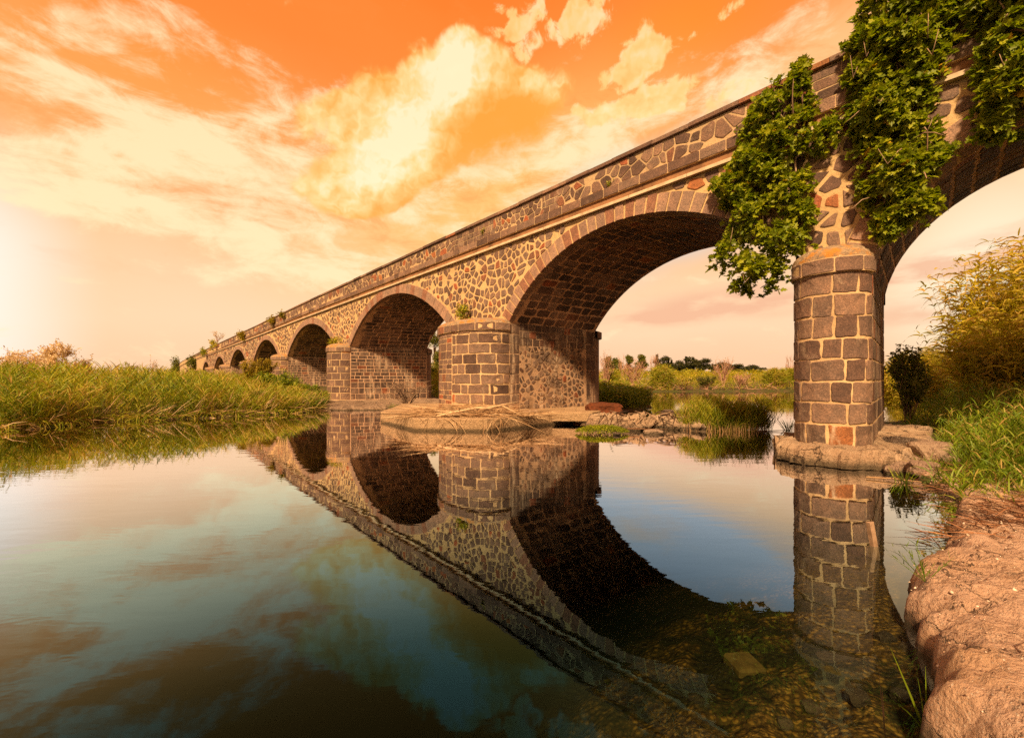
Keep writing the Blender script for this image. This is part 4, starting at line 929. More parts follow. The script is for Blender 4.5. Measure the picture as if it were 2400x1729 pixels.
# --- left bank: one dense bed of cane and reed
def inside_pts(poly, n, box, dmin=.1, dmax=1e9):
    out = np.zeros((0, 2))
    while len(out) < n:
        X, Y = U(box[0], box[1], n*2), U(box[2], box[3], n*2); d = sdist(poly, X, Y); ok = (d > dmin) & (d < dmax); out = np.concatenate([out, np.stack([X, Y], -1)[ok]])
    return out[:n]
vb = VB()
def bridge_off(X, Y): return CT*X+ST*Y-DP
def left_bed(n, dmin, dmax, hfun, box, **kw):
    p = inside_pts(LEFT, n, box, dmin, dmax); X, Y = p[:, 0], p[:, 1]; s_ = -ST*X+CT*Y; ok = (bridge_off(X, Y) < -1.2) & (X < -9.2); X, Y = X[ok], Y[ok]
    d = sdist(LEFT, X, Y); G = on_ground(X, Y); crest = (16*(cl(X*.55, Y*.35)-.45)+9*(cl(X*1.5, Y*.9)-.5))/FOC*Y+np.interp(X/Y, [-1.3, -1.0, -.885, -.79, -.69, -.65, -.57, -.51, -.45, -.3], [25, 29, 24, 6, 2, 5, -12, -26, -34, -40])/FOC*Y+EYE+np.abs(RNG.normal(0, .16, len(X)))*(RNG.random(len(X)) < .35)*Y/20-.10*cl(X*1.3, Y*1.3)
    H = np.minimum(hfun(X, Y, d), crest-G[:, 2]); k = H > .3; c2 = cl(X*.9+3, Y*.9); T0 = kw.pop('tone')
    for lo_, hi_, dt in ((-1, .35, -.16), (.35, .65, 0), (.65, 2, .12)):        # greener, plain and yellower patches
        m_ = k & (c2 > lo_) & (c2 <= hi_)
        if m_.any(): reeds(vb, G[m_], H[m_], tone=(max(0, T0[0]+dt), min(1, T0[1]+dt)), **kw)
cl = lambda X, Y: .5+.5*wav(X, Y, .8, 5)
def h1(X, Y, d):                              # low sedge by the third pier, tall cane to the left
    k = np.clip((-X-10.2)/4.5, 0, 1); return (.75+.95*k)*np.clip(.65+.18*d, .6, 1.25)*(.8+.35*cl(X, Y))*U(.75, 1.12, len(X))
left_bed(2300, .0, 1.6, h1, (-32, -9.6, 11, 27), leaves=9, ll=(.35, .8), lw=.034, tone=(.3, .85), dry=.10, droop=.5, up=(.7, 2.2))
left_bed(3000, 1.2, 7.0, h1, (-40, -10, 11, 40), leaves=9, ll=(.4, .85), lw=.038, tone=(.45, .9), dry=.05, droop=.4, up=(.8, 2.4))
left_bed(2600, 5, 26, lambda X, Y, d: U(1.3, 2.05, len(X))*(.82+.25*cl(X*.6, Y*.6)), (-75, -12, 14, 62), leaves=7, ll=(.5, .9), lw=.06, tone=(.5, .92), dry=.04, sw=.02, bottom=.35, droop=.4, up=(.8, 2.2))
# sprays that hang over the water, dead canes between them
p = inside_pts(LEFT, 900, (-32, -9.8, 11, 24), -.05, .6); P = on_ground(p[:, 0], p[:, 1], .0)
tufts(vb, P[P[:, 0] < -9.8], 8, (.4, 1.0), .042, (.4, .9), .15, (.3, 1.6), (.5, 1.3), .18)
tag(vb.build('reed_bed', [M['reed_leaf']]), kind='stuff')
vb = VB(); p = inside_pts(LEFT, 700, (-30, -9.9, 11, 24), .0, 1.4); P = on_ground(p[:, 0], p[:, 1], .02); N = len(P); a = U(-.6, .9, N)
vb.blades(P, np.stack([np.cos(a)*U(.5, 1.6, N), np.sin(a)*.5-.4, U(.35, 1.4, N)], -1), U(.6, 1.7, N), .02, U(0, .25, N), U(.2, 1, N), 2, 0, .2)
p = inside_pts(LEFT, 900, (-30, -9.6, 11, 24), -.12, .3); P = on_ground(p[:, 0], p[:, 1], .05); N = len(P); a = U(0, 2*PI, N)
vb.blades(P, np.stack([np.cos(a), np.sin(a), U(-.1, .35, N)], -1), U(.3, .9, N), .022, .1, U(0, .9, N), 2, 0, .2)
tag(vb.build('dead_canes', [M['straw']]), kind='stuff')

def spray_bush(name, c, rx, ry, h, n_limb, n_leaf, leaf, mats, label, cat='shrub', group=None, tone=(0, 1), seed=0, up=.9, bare=False, limbr=.03, fork=3, long=1.0):
    """many-stemmed shrub: limbs fan out from the base, twigs fork off, leaf sprays on the twigs"""
    root = empty(name, c); tag(root, label, cat, group); rs = random.Random(seed); mb = MB(); tips = []; c = Vector(c)
    for i in range(n_limb):
        a = rs.uniform(0, 2*PI); q = rs.uniform(.15, 1)**.7; tip = c+Vector((math.cos(a)*rx*q, math.sin(a)*ry*q, h*rs.uniform(.55, 1.0)*(1-.25*q*q)))
        mid = c.lerp(tip, .5)+Vector((rs.uniform(-.1, .1)*rx, rs.uniform(-.1, .1)*ry, h*.10)); pts = [c+Vector((rs.uniform(-.1, .1)*rx, rs.uniform(-.1, .1)*ry, -.05)), c.lerp(mid, .5), mid, tip]
        mb.tube(pts, [limbr, limbr*.75, limbr*.5, limbr*.15], 5, 0, rs.random())
        for j in range(fork):
            f = rs.uniform(.35, 1); b = mid.lerp(tip, f) if f > .5 else c.lerp(mid, f+.45); e = b+Vector((rs.uniform(-1, 1)*rx*.38, rs.uniform(-1, 1)*ry*.38, rs.uniform(.05, 1)*h*.26*up))
            mb.tube([b, b.lerp(e, .5)+Vector((0, 0, .03*h)), e], [limbr*.35, limbr*.22, limbr*.08], 4, 0, rs.random()); tips.append((b, e))
        tips.append((mid, tip))
    mb.build('branches', mats[1], root)
    if n_leaf:
        v = VB(); k = max(1, n_leaf//len(tips)); A = np.array([t[0] for t in tips]); Bq = np.array([t[1] for t in tips]); f = U(.1, 1.08, (len(tips), k, 1))
        Pp = (A[:, None]+(Bq-A)[:, None]*f).reshape(-1, 3)+RNG.normal(0, .055*long*min(rx, h), (len(tips)*k, 3)); leaf_cards(v, Pp, leaf, U(*tone, len(Pp)), np.array([0, -.3, .5])); v.build('foliage', mats[0], root)
    return root
def gz(x, y): return gnum(x, y)
def shrub_at(x, ybase, Y, top, half, **kw):
    p = at(x, ybase, Y); h = at(x, top, Y).z; z = gz(p.x, p.y) if kw.pop('ground', True) else p.z
    return spray_bush(kw.pop('name', 'shrub'), (p.x, p.y, z), half*Y/FOC, half*Y/FOC*.8, h-z, **kw)
TM = dict(mats=(M['tamarisk'], M['pink_twig']), cat='shrub', group='feathery shrubs behind the left reeds', limbr=.03)
shrub_at(62, 880, 27, 815, 52, name='feathery_shrub', n_limb=26, n_leaf=5200, leaf=.13, label='broad feathery pale shrub at the far left above the reeds', seed=1, fork=5, **TM)
shrub_at(140, 880, 26, 809, 44, name='feathery_shrub', n_limb=24, n_leaf=4600, leaf=.13, label='tallest feathery pale shrub above the left reeds', seed=2, fork=5, **TM)
shrub_at(198, 880, 27, 836, 22, name='feathery_shrub', n_limb=12, n_leaf=1500, leaf=.12, label='small feathery pale shrub right of the tallest one', seed=3, fork=4, **TM)
shrub_at(2, 880, 27, 842, 26, name='feathery_shrub', n_limb=12, n_leaf=1500, leaf=.12, label='low feathery pale shrub cut by the left edge', seed=4, fork=4, **TM)
shrub_at(358, 890, 24, 842, 16, name='bare_shrub', n_limb=11, n_leaf=160, leaf=.09, mats=(M['tamarisk'], M['pink_twig']), label='thin bare red twigged shrub sticking out of the left reeds', seed=5, limbr=.016, fork=4)
shrub_at(300, 890, 24, 852, 18, name='bare_shrub', n_limb=14, n_leaf=500, leaf=.12, mats=(M['reed_yellow'], M['pink_twig']), label='brownish twiggy shrub on the skyline of the left reeds', seed=6, limbr=.014, fork=3)
shrub_at(606, 905, 29, 838, 42, name='ochre_shrub', n_limb=26, n_leaf=7500, leaf=.14, mats=(M['yellow_leaf'], M['twig']), label='ochre yellow shrub in front of the fifth pier', seed=7, fork=5, tone=(.2, 1), limbr=.02)
shrub_at(648, 925, 26, 874, 52, name='green_shrub', n_limb=30, n_leaf=7500, leaf=.13, mats=(M['reed_leaf'], M['twig']), label='rounded green shrub below the ochre one', seed=8, fork=6, tone=(.15, .8), limbr=.02)
shrub_at(715, 935, 25, 902, 40, name='green_shrub', n_limb=20, n_leaf=4500, leaf=.12, mats=(M['reed_leaf'], M['twig']), label='low green shrub at the foot of the fourth pier', seed=9, fork=5, tone=(.2, .75), limbr=.02)
# --- plants rooted in the bridge
WP = 'small shrubs rooted in the bridge'
def wall_shrub(x, y, r, n, m, label, seed, out=.1, drop=.6, leaf=.15, tone=(.2, 1)):
    s_, z = fpt(x, y); c = B(s_, -out, z); root = empty('wall_shrub', c); tag(root, label, 'shrub', WP); rs = random.Random(seed); mb = MB(); v = VB(); P = []
    for i in range(max(6, int(n/60))):
        e = B(s_+rs.uniform(-1, 1)*r, -out-rs.uniform(.1, .7)*min(r, 1.0), z+rs.uniform(-drop, 1)*r); mb.tube([c, c.lerp(e, .5)+Vector((0, 0, .1*r)), e], [.02*max(1, r), .012*max(1, r), .004], 4, 0, rs.random()); P.append(e)
    P = np.array(P); k = max(1, n//len(P)); q = (P[:, None]+RNG.normal(0, .26*r, (len(P), k, 3))).reshape(-1, 3); q = q[(bridge_off(q[:, 0], q[:, 1]) < -.02)]
    leaf_cards(v, q, leaf, U(*tone, len(q)), np.array([-CT, -ST, .6])*.8); mb.build('branches', M['twig'], root); v.build('foliage', m, root)
wall_shrub(1095, 742, .32, 420, M['reed_leaf'], 'green shrub growing on the cap of the wide pier', 1, .25, .3, .13, (.4, 1))
wall_shrub(800, 806, .42, 260, M['reed_yellow'], 'small yellowish plant on the cap of the third pier', 2, .3, .1, .16)
wall_shrub(645, 756, .5, 300, M['yellow_leaf'], 'yellow shrub on the parapet above the arch between third and fourth piers', 3, .2, .4, .24)
wall_shrub(668, 742, .34, 160, M['yellow_leaf'], 'smaller greenish yellow shrub just right of the yellow parapet shrub', 13, .2, .4, .22, (0, .6))
wall_shrub(574, 792, .7, 300, M['yellow_leaf'], 'bright ochre shrub alone on the parapet above the fourth arch', 4, .2, .5, .32, (.5, 1))
wall_shrub(510, 812, .9, 300, M['reed_yellow'], 'green base of the twiggy plant on the parapet skyline', 5, .3, .3, .36)
wall_shrub(486, 828, .9, 300, M['reed_leaf'], 'olive shrub on the parapet left of the twiggy plant', 6, .3, .7, .4)
wall_shrub(459, 856, 1.9, 1300, M['tree_leaf'], 'dark ivy mass hanging down the far bridge wall beside the smallest arch', 7, .4, 1.2, .5)
wall_shrub(420, 860, 2.6, 1500, M['tree_leaf'], 'large dark ivy mass at the far end of the bridge', 8, .5, 1.0, .6)
wall_shrub(1133, 542, .10, 60, M['reed_leaf'], 'tiny green tuft in the parapet above the wide pier', 9, .02, .8, .08)
wall_shrub(1432, 432, .10, 60, M['reed_leaf'], 'tiny green tuft in the parapet above the middle of the nearest arch', 10, .02, .8, .07)
s_, z_ = fpt(508, 800); c = B(s_, .1, z_)
spray_bush('twiggy_plant', c, 1.3, 1.0, 2.0, 14, 320, .18, (M['tamarisk'], M['pink_twig']), 'pale dry twiggy plant standing up from the parapet against the sky', 'shrub', None, (0, 1), 21, .9, False, .03, 4)
# dry creeper at the left edge of the wide pier's cap
s_, z_ = fpt(1030, 790, 1.0); c = B(s_, -.8, z_); root = empty('dry_creeper', c); tag(root, 'dry reddish creeper hanging from the left end of the wide pier cap', 'creeper'); v = VB()
Pq = np.array(c)+RNG.normal(0, .14, (300, 3)); leaf_cards(v, Pq, .08, U(0, 1, 300)); v.build('foliage', M['litter'], root)

# --- fig trees hanging over the bridge
FIG = np.array([(0, 0, 0), (.10, .16, .01), (.34, .20, .03), (.40, .42, .05), (.20, .46, .02), (.27, .74, .04), (.10, .78, .01), (0, 1.0, .0), (-.10, .78, .01), (-.27, .74, .04), (-.20, .46, .02), (-.40, .42, .05), (-.34, .20, .03), (-.10, .16, .01), (0, .5, -.05)])
FIGF = np.array([(14, i, (i+1) % 14) for i in range(14)])
def fig_leaves(v, P, axis, size, tone):
    N = len(P); y = unit(axis); x = unit(np.cross(y, unit(RNG.normal(size=(N, 3))*.55+np.array([-CT*.5, -ST*.5, .9])))); z = np.cross(x, y); bend = U(.0, .35, N)
    L = FIG[None]*size[:, None, None]; k = bend[:, None]*FIG[None, :, 1]**2*size[:, None]
    V = P[:, None]+x[:, None]*L[..., 0:1]+y[:, None]*L[..., 1:2]+z[:, None]*L[..., 2:3]; V[..., 2] -= k
    F = (FIGF[None]+np.arange(N)[:, None, None]*15).reshape(-1, 3); v.add(V.reshape(-1, 3), F, np.repeat(tone, 14))
def in_poly(poly, X, Y): return sdist(poly, X, Y)
def fig_tree(name, polys, n, label, seed, anchors, out=(.10, .85), zup=0.0, size=(.085, .185), twigs=24):
    c = B(anchors[0][0], -.05, anchors[0][1]); root = empty(name, c); tag(root, label, 'fig tree', 'fig trees overhanging the bridge'); v = VB(); mb = MB(); rs = random.Random(seed); ends = []
    tot = sum(w for _, w in polys)
    for poly, w in polys:
        q = np.array(poly); m = int(n*w/tot); S = np.zeros((0, 3))
        while len(S) < m:
            X, Y = U(q[:, 0].min(), q[:, 0].max(), m*3), U(q[:, 1].min(), q[:, 1].max(), m*3); d = in_poly(poly, X, Y)
            # clumps: keep points where a lumpy field is high, so dark hollows stay between
            lump = wav(X, Y, 4.6, seed)+.6*wav(X, Y, 8.5, seed+2); ok = (d > -.22*RNG.random(len(X))**8) & (RNG.random(len(X)) < np.clip(.70+.75*lump, .16, 1)); S = np.concatenate([S, np.stack([X, Y, d], -1)[ok]])
        S = S[:m]; thick = np.clip(S[:, 2]*2.2+.22, .2, 1.0); lump = wav(S[:, 0], S[:, 1], 4.6, seed)
        o = out[0]+(out[1]-out[0])*thick*np.clip(U(.0, 1.0, m)**.55*.8+.25*lump, .02, 1.05)
        P = np.stack([CT*(DP-o)-ST*S[:, 0], ST*(DP-o)+CT*S[:, 0], S[:, 1]], -1); ax = unit(np.array([-CT, -ST, .75])*.9+RNG.normal(0, .55, (m, 3)))
        k = 6; PP = np.repeat(P, k, 0)+RNG.normal(0, .015, (m*k, 3)); AX = unit(np.repeat(ax, k, 0)*.55+unit(RNG.normal(size=(m*k, 3)))*.95)
        depth = np.repeat(np.clip(o/out[1], 0, 1), k); t = np.clip(U(.25, .95, m*k)*1.0, 0, .95); t = np.where(RNG.random(m*k) < .006, 1.0, t)
        fig_leaves(v, PP, AX, U(size[0], size[1], m*k), t); ends += [tuple(x) for x in P[RNG.integers(0, m, twigs)]]
    v.build('foliage', M['fig_leaf'], root)
    for e in ends:
        a = min(anchors, key=lambda k: (Vector(e)-B(k[0], 0, k[1])).length+rs.uniform(0, 1.2)); p = B(a[0]+rs.uniform(-.15, .15), .05, a[1]+rs.uniform(-.15, .15)); e = Vector(e)
        mid = p.lerp(e, .45)+B(0, -rs.uniform(.1, .5), 0)-B(0, 0, 0)+Vector((0, 0, rs.uniform(-.35, .2))); pts = [p*((1-f)**2)+mid*(2*f*(1-f))+e*f*f for f in (0, .2, .4, .6, .8, 1)]
        mb.tube(pts, [.026, .022, .018, .013, .009, .004], 5, 0, rs.uniform(.3, 1))
    for q in range(max(8, twigs//3)):                                # pale stems that show on the outside
        poly = max(polys, key=lambda k: k[1])[0]; qa = np.array(poly); x = rs.uniform(qa[:, 0].min()+.2, qa[:, 0].max()-.2); y = rs.uniform(qa[:, 1].min()+.4, min(8.2, qa[:, 1].max()))
        if in_poly(poly, np.array([x]), np.array([y]))[0] < .12: continue
        o1 = out[1]*rs.uniform(.75, 1.1); p = B(x, -o1*.5, y); dx = rs.uniform(-.35, .35); e = B(x+dx, -o1, y-rs.uniform(.1, .55)); g = B(x+dx*1.5, -o1*.95, y-rs.uniform(-.1, .35))
        mb.tube([p, p.lerp(e, .55)+Vector((0, 0, .06)), e, g], [.011, .009, .007, .004], 5, 0, rs.uniform(.7, 1))
    mb.build('branches', M['twig'], root, True)
A1 = [(3.74, 7.80), (3.45, 8.0), (3.2, 8.15), (2.98, 8.08), (2.75, 8.2), (2.52, 7.9), (2.46, 7.44), (2.38, 7.12), (1.95, 7.0), (2.07, 6.55), (2.5, 6.4), (2.55, 5.63), (2.38, 5.32), (2.46, 4.75), (2.7, 4.40), (2.92, 3.95), (3.30, 3.62), (3.55, 3.45), (3.85, 3.75), (4.55, 4.62), (4.15, 5.05), (4.25, 5.9), (4.60, 6.5), (4.0, 6.95), (3.85, 7.3)]
fig_tree('fig_tree', [(A1, 1.0), ([(3.5, 7.9), (3.3, 8.5), (3.08, 8.5), (3.1, 7.9)], .035), ([(3.78, 7.8), (3.62, 8.22), (3.45, 8.25), (3.45, 7.8)], .02), ([(3.05, 7.9), (2.72, 8.55), (2.52, 8.5), (2.5, 7.7)], .07)], 1450, 'smallest fig tree, hanging into the nearest full arch left of the bare near pier', 1, [(3.2, 7.2), (2.7, 7.0), (3.6, 5.9)])
B1 = [(1.85, 7.9), (1.80, 8.45), (1.62, 8.75), (1.55, 9.4), (.25, 9.3), (.36, 8.21), (.42, 7.62), (.66, 6.9), (.60, 6.1), (.36, 5.55), (.62, 5.25), (.66, 4.75), (.99, 4.55), (1.31, 4.30), (1.46, 4.77), (1.72, 5.57), (1.62, 6.15), (1.90, 6.9), (1.66, 7.3)]
fig_tree('fig_tree', [(B1, 1.0)], 1950, 'largest fig tree draped from above the parapet down over the near pier', 2, [(1.2, 7.6), (.8, 6.6), (1.3, 6.2), (1.0, 8.2)], twigs=46)
C1 = [(.22, 8.3), (.15, 9.2), (-1.6, 9.0), (-1.6, 6.2), (-.9, 5.75), (-.45, 5.60), (-.15, 5.62), (.02, 5.70), (.14, 6.2), (.04, 6.95), (.16, 7.6)]
fig_tree('fig_tree', [(C1, 1.0)], 1500, 'fig tree cut by the upper right edge, hanging over the right arch', 3, [(-.3, 7.5), (-.6, 6.8), (-.2, 8.2)], twigs=30)

# --- reed island and grass in the middle
vb = VB(); n = 1500; a = U(0, 2*PI, n); r = np.sqrt(U(0, 1, n)); X, Y = 6.93+1.46*r*np.cos(a), 13.75+.60*r*np.sin(a)
reeds(vb, np.stack([X, Y, np.full(n, -.02)], -1), U(.45, 1.02, n)*(1.05-.10*r**3)*(.78+.40*cl(X*3, Y*2)), lean=.26, leaves=9, ll=(.2, .42), lw=.018, tone=(.42, .86), dry=.07, sw=.008, bottom=.15, droop=.3, up=(1.0, 2.8))
root = empty('reed_island', (6.93, 13.75, 0)); tag(root, 'clump of green reeds standing in the water under the nearest arch', 'reed clump'); vb.build('reeds', M['reed_leaf'], root)
vb = VB(); P = np.stack([X, Y-.02, np.full(n, -.03)], -1)[:700]; P[:, 1] -= .12; az = U(0, 2*PI, 700); vb.blades(P, np.stack([np.cos(az)*.25, np.sin(az)*.25, np.ones(700)], -1), U(.2, .42, 700), .012, .05, U(.0, .7, 700), 2, 0, .2); vb.build('dead_stems', M['straw'], root)
def grass_patch(x0, x1, yb, Y0, Y1, n, l, label_kind, m='grass', tone=(.1, .7), w=.022, k=8, name='grass', up=(1.2, 3.0), dry=.06):
    v = VB(); Y = U(Y0, Y1, n); X = U(x0, x1, n)*Y; tufts(v, on_ground(X, Y, -.02), k, l, w, tone, .12, up, (.15, .7), dry); return v.build(name, M[m])
# behind the wide pier
vb = VB(); n = 1700; Y = U(21.4, 26, n); X = Y*U(.19, .40, n)-.1*RNG.normal(0, 1, n); ok = (sdist(LEFT, X, Y) > .05) & (bridge_off(X, Y) > W+.6); X, Y = X[ok], Y[ok]
reeds(vb, on_ground(X, Y), (1.25-.22*(X-4.2)/3)*U(.75, 1.1, len(X)), lean=.22, leaves=8, ll=(.3, .55), lw=.035, tone=(.15, .7), dry=.05, bottom=.15)
tag(vb.build('grass', [M['reed_leaf']]), kind='stuff')
vb = VB(); n = 5200; Y = 21+46*U(0, 1, n)**.8; X = U(-.35, .9, n)*Y; ok = (sdist(LEFT, X, Y) > .1) & (bridge_off(X, Y) > W+1.5); X, Y = X[ok], Y[ok]
reeds(vb, on_ground(X, Y), U(.6, 1.5, len(X))*(.7+.6*cl(X*.5, Y*.5)), lean=.3, leaves=6, ll=(.4, .8), lw=.07, tone=(.45, .92), dry=.12, sw=.02, bottom=.15)
tag(vb.build('bank_grass', [M['reed_leaf']]), kind='stuff')
# dead branches lying on the far shore
vb = VB(); n = 420; X = U(10, 60, n); Y = 54.2+(X-14)*.11+U(-.4, 2.5, n); ok = sdist(LEFT, X, Y) > -.3; X, Y = X[ok], Y[ok]; a = U(0, 2*PI, len(X)); vb.blades(on_ground(X, Y, .1), np.stack([np.cos(a), np.sin(a)*.3, U(.05, .8, len(X))], -1), U(.6, 2.6, len(X)), .06, .08, U(0, .8, len(X)), 2, 0, .3)
tag(vb.build('dead_branches', [M['pink_twig']]), kind='stuff')
# cane field along the far shore
vb = VB(); n = 3800; Y = U(72, 100, n); X = U(-.3, 1.35, n)*Y; reeds(vb, on_ground(X, Y), U(2.1, 2.7, n), lean=.10, leaves=5, ll=(.6, 1.1), lw=.15, tone=(.3, .75), dry=.05, sw=.06, bottom=.4)
tag(vb.build('cane_field', [M['reed_yellow']]), kind='stuff')
CL = 'tall cane clumps across the river'
def cane_clump(x, Y, half, top, label, n=420, m='reed_leaf', tone=(.5, .9), group=CL, yb=915):
    p = at(x, yb, Y); r = half*Y/FOC; z = gz(p.x, p.y); H = at(x, top, Y).z-z; root = empty('cane_clump', (p.x, p.y, z)); tag(root, label, 'cane clump', group); v = VB()
    a = U(0, 2*PI, n); q = np.sqrt(U(0, 1, n))*.72*r; P = np.stack([p.x+q*np.cos(a), p.y+q*np.sin(a)*.7, np.full(n, z-.05)], -1); k = Y/56
    reeds(v, P, H*U(.72, 1.0, n)*(1.0-.22*(q/(.72*r))**2), lean=.13*min(1, r/H*1.8), leaves=9, ll=(.55*k**.5, 1.1*k**.5), lw=.075*k, tone=tone, dry=.06, sw=.035*k, bottom=.3, stemtone=.88)
    v.build('canes', M[m], root); return root
cane_clump(1552, 56, 36, 847, 'round yellow green cane clump on the far shore under the nearest arch')
cane_clump(1815, 60, 34, 856, 'cane clump at the water beside the left edge of the near pier', 460)
cane_clump(1850, 62, 32, 858, 'cane clump half hidden behind the near pier', 380)
cane_clump(1432, 52, 24, 862, 'low cane clump just right of the wide pier', 260)
# yellow canes at the far right and a round tuft
cane_clump(2120, 58, 46, 812, 'sunlit yellow canes right behind the near pier', 700, 'reed_yellow', (.3, .85), 'yellow canes on the right', 918)
cane_clump(2185, 60, 48, 800, 'tallest yellow canes in the background right of the dark shrub', 800, 'reed_yellow', (.3, .9), 'yellow canes on the right', 918)
cane_clump(2250, 62, 50, 815, 'yellow canes between the tallest ones and the giant reeds', 700, 'reed_yellow', (.25, .8), 'yellow canes on the right', 918)
cane_clump(2320, 64, 60, 800, 'yellow canes behind the giant reeds at the right edge', 600, 'reed_yellow', (.2, .8), 'yellow canes on the right', 918)
vb = VB(); p = at(2215, 918, 52); n = 420; a = U(0, 2*PI, n); q = np.sqrt(U(0, 1, n))*1.15; reeds(vb, np.stack([p.x+q*np.cos(a), p.y+q*np.sin(a), np.full(n, -.05)], -1), U(1.5, 2.4, n)*(1-.25*(q/1.15)**2), lean=.25, leaves=8, ll=(.5, .9), lw=.06, tone=(.25, .65), sw=.03)
root = empty('reed_tuft', (p.x, p.y, 0)); tag(root, 'round green reed tuft standing in the backwater before the yellow canes', 'reed tuft'); vb.build('reeds', M['reed_leaf'], root)
# bare reddish bushes
BB = dict(mats=(M['pink_twig'], M['pink_twig']), group='bare reddish bushes across the river', name='bare_bush')
for i, (x, yb, Y, top, half, nl, nf, lb) in enumerate([(1696, 908, 60, 833, 26, 30, 500, 'tall bare reddish bush in the middle of the far bank'), (1487, 905, 52, 842, 34, 34, 800, 'wide bare reddish bush left of the round cane clump'), (1533, 885, 80, 818, 14, 14, 0, 'bare pale sapling rising above the round cane clump'),
        (1420, 905, 50, 830, 26, 24, 400, 'bare reddish bush beside the wide pier'), (1458, 880, 80, 825, 12, 12, 0, 'thin bare sapling left of the leafy trees'), (1848, 880, 80, 834, 14, 14, 0, 'pale bare sapling at the left edge of the near pier'), (1735, 908, 58, 872, 30, 26, 500, 'low bare bush at the far waterline right of the tall one')]):
    shrub_at(x, yb, Y, top, half, n_limb=nl, n_leaf=nf, leaf=.16, label=lb, seed=40+i, limbr=.05*Y/60, fork=6, **BB)
shrub_at(1655, 908, 57, 878, 22, name='brown_bush', n_limb=26, n_leaf=1600, leaf=.22, mats=(M['tree_leaf'], M['pink_twig']), label='dark brownish bush at the far waterline', seed=55, fork=5, limbr=.04)
shrub_at(1600, 908, 56, 884, 30, name='straw_bush', n_limb=30, n_leaf=700, leaf=.26, mats=(M['reed_yellow'], M['pink_twig']), label='straw coloured broken bush right of the round cane clump', seed=56, fork=3, limbr=.05)

# --- trees on the skyline
def conifer(kind, label, h, r, seed, group):
    root = empty(kind, (0, 0, 0)); tag(root, label, 'tree', group); mb = MB(); mb.tube([(0, 0, -.3), (.05, 0, h*.5), (0, 0, h*.92)], [.16*h/8, .10*h/8, .03], 6, 0, .3); v = VB(); rs = random.Random(seed); c = []
    if kind == 'cypress':
        n = 1500; f = U(.03, 1, n); rr = r*(np.sin(np.clip(f*1.15+.08, 0, 1)*PI)**.6*.75+.12)*(1-f*.35)*U(.6, 1.05, n); a = U(0, 2*PI, n); P = np.stack([rr*np.cos(a), rr*np.sin(a), f*h], -1); leaf_cards(v, P, .55, U(0, .9, n), np.array([0, 0, .8]), 0, .8)
    else:
        for i in range(20):
            f = rs.uniform(.10, 1); a = rs.uniform(0, 2*PI); q = r*(1.05-f*.55)*rs.uniform(.25, 1); c.append((math.cos(a)*q, math.sin(a)*q, h*f))
            mb.tube([(0, 0, h*f*.8), (math.cos(a)*q*.6, math.sin(a)*q*.6, h*f*.92), c[-1]], [.07, .05, .02], 4, 0, .3)
        P = np.concatenate([blob_pts(k, (r*.42, r*.42, h*.085), 190, .3) for k in c]); leaf_cards(v, P, .62, U(0, 1, len(P)), np.array([0, 0, .5]), 0, .8)
    mb.build('trunk', M['twig'], root); v.build('crown', M['conifer'], root); return root
def plant_copies(proto, spots, first_h, group):
    for i, (x, top, Y, wide, lb) in enumerate(spots):
        o = proto if i == 0 else copy_tree(proto); p = at(x, 880, Y); z = gz(p.x, p.y); H = at(x, top, Y).z-z; k = H/first_h
        o.location = (p.x, p.y, z); o.scale = (k*wide, k*wide, k); o.rotation_euler = (0, 0, i*1.9); o['label'] = lb
plant_copies(conifer('pine', 'x', 8.5, 3.4, 3, 'dark pines on the far skyline'), [(1552, 838, 150, 1.0, 'dark pine rising just right behind the round cane clump'), (1592, 847, 152, 1.0, 'low dark pine left of the tallest cypress'), (1626, 840, 150, 1.2, 'broad dark pine right of the tallest cypress'), (1648, 843, 148, 1.2, 'spreading dark pine left of the lone small cypress'),
    (1687, 851, 150, 1.6, 'flat topped dark pine behind the tall bare bush'), (1708, 852, 155, 1.5, 'flat dark pine at the right side of the tall bare bush'), (1729, 855, 150, 1.5, 'low dark pine in the gap after the bare bush'), (1755, 857, 152, 1.6, 'low dark pine in the right hand row of the skyline'), (1776, 859, 150, 1.5, 'last dark pine before the near pier'), (1576, 852, 156, 1.2, 'short dark pine between two small cypresses'), (1608, 852, 150, 1.3, 'dark pine at the foot of the tallest cypress')], 8.5, '')
plant_copies(conifer('cypress', 'x', 9.0, .95, 4, 'cypresses on the far skyline'), [(1608, 836, 150, 1.0, 'tallest slim dark cypress on the skyline'), (1540, 832, 150, 1.0, 'slim dark cypress behind the round cane clump'), (1566, 839, 150, 1.0, 'small cypress right of the dark pine by the cane clump'), (1574, 844, 150, 1.0, 'smallest of the paired cypresses by the cane clump'), (1670, 853, 150, 1.1, 'lone small cypress in the gap of the skyline'), (1625, 838, 152, .8, 'thin cypress tip poking out of the broad pine')], 9.0, '')
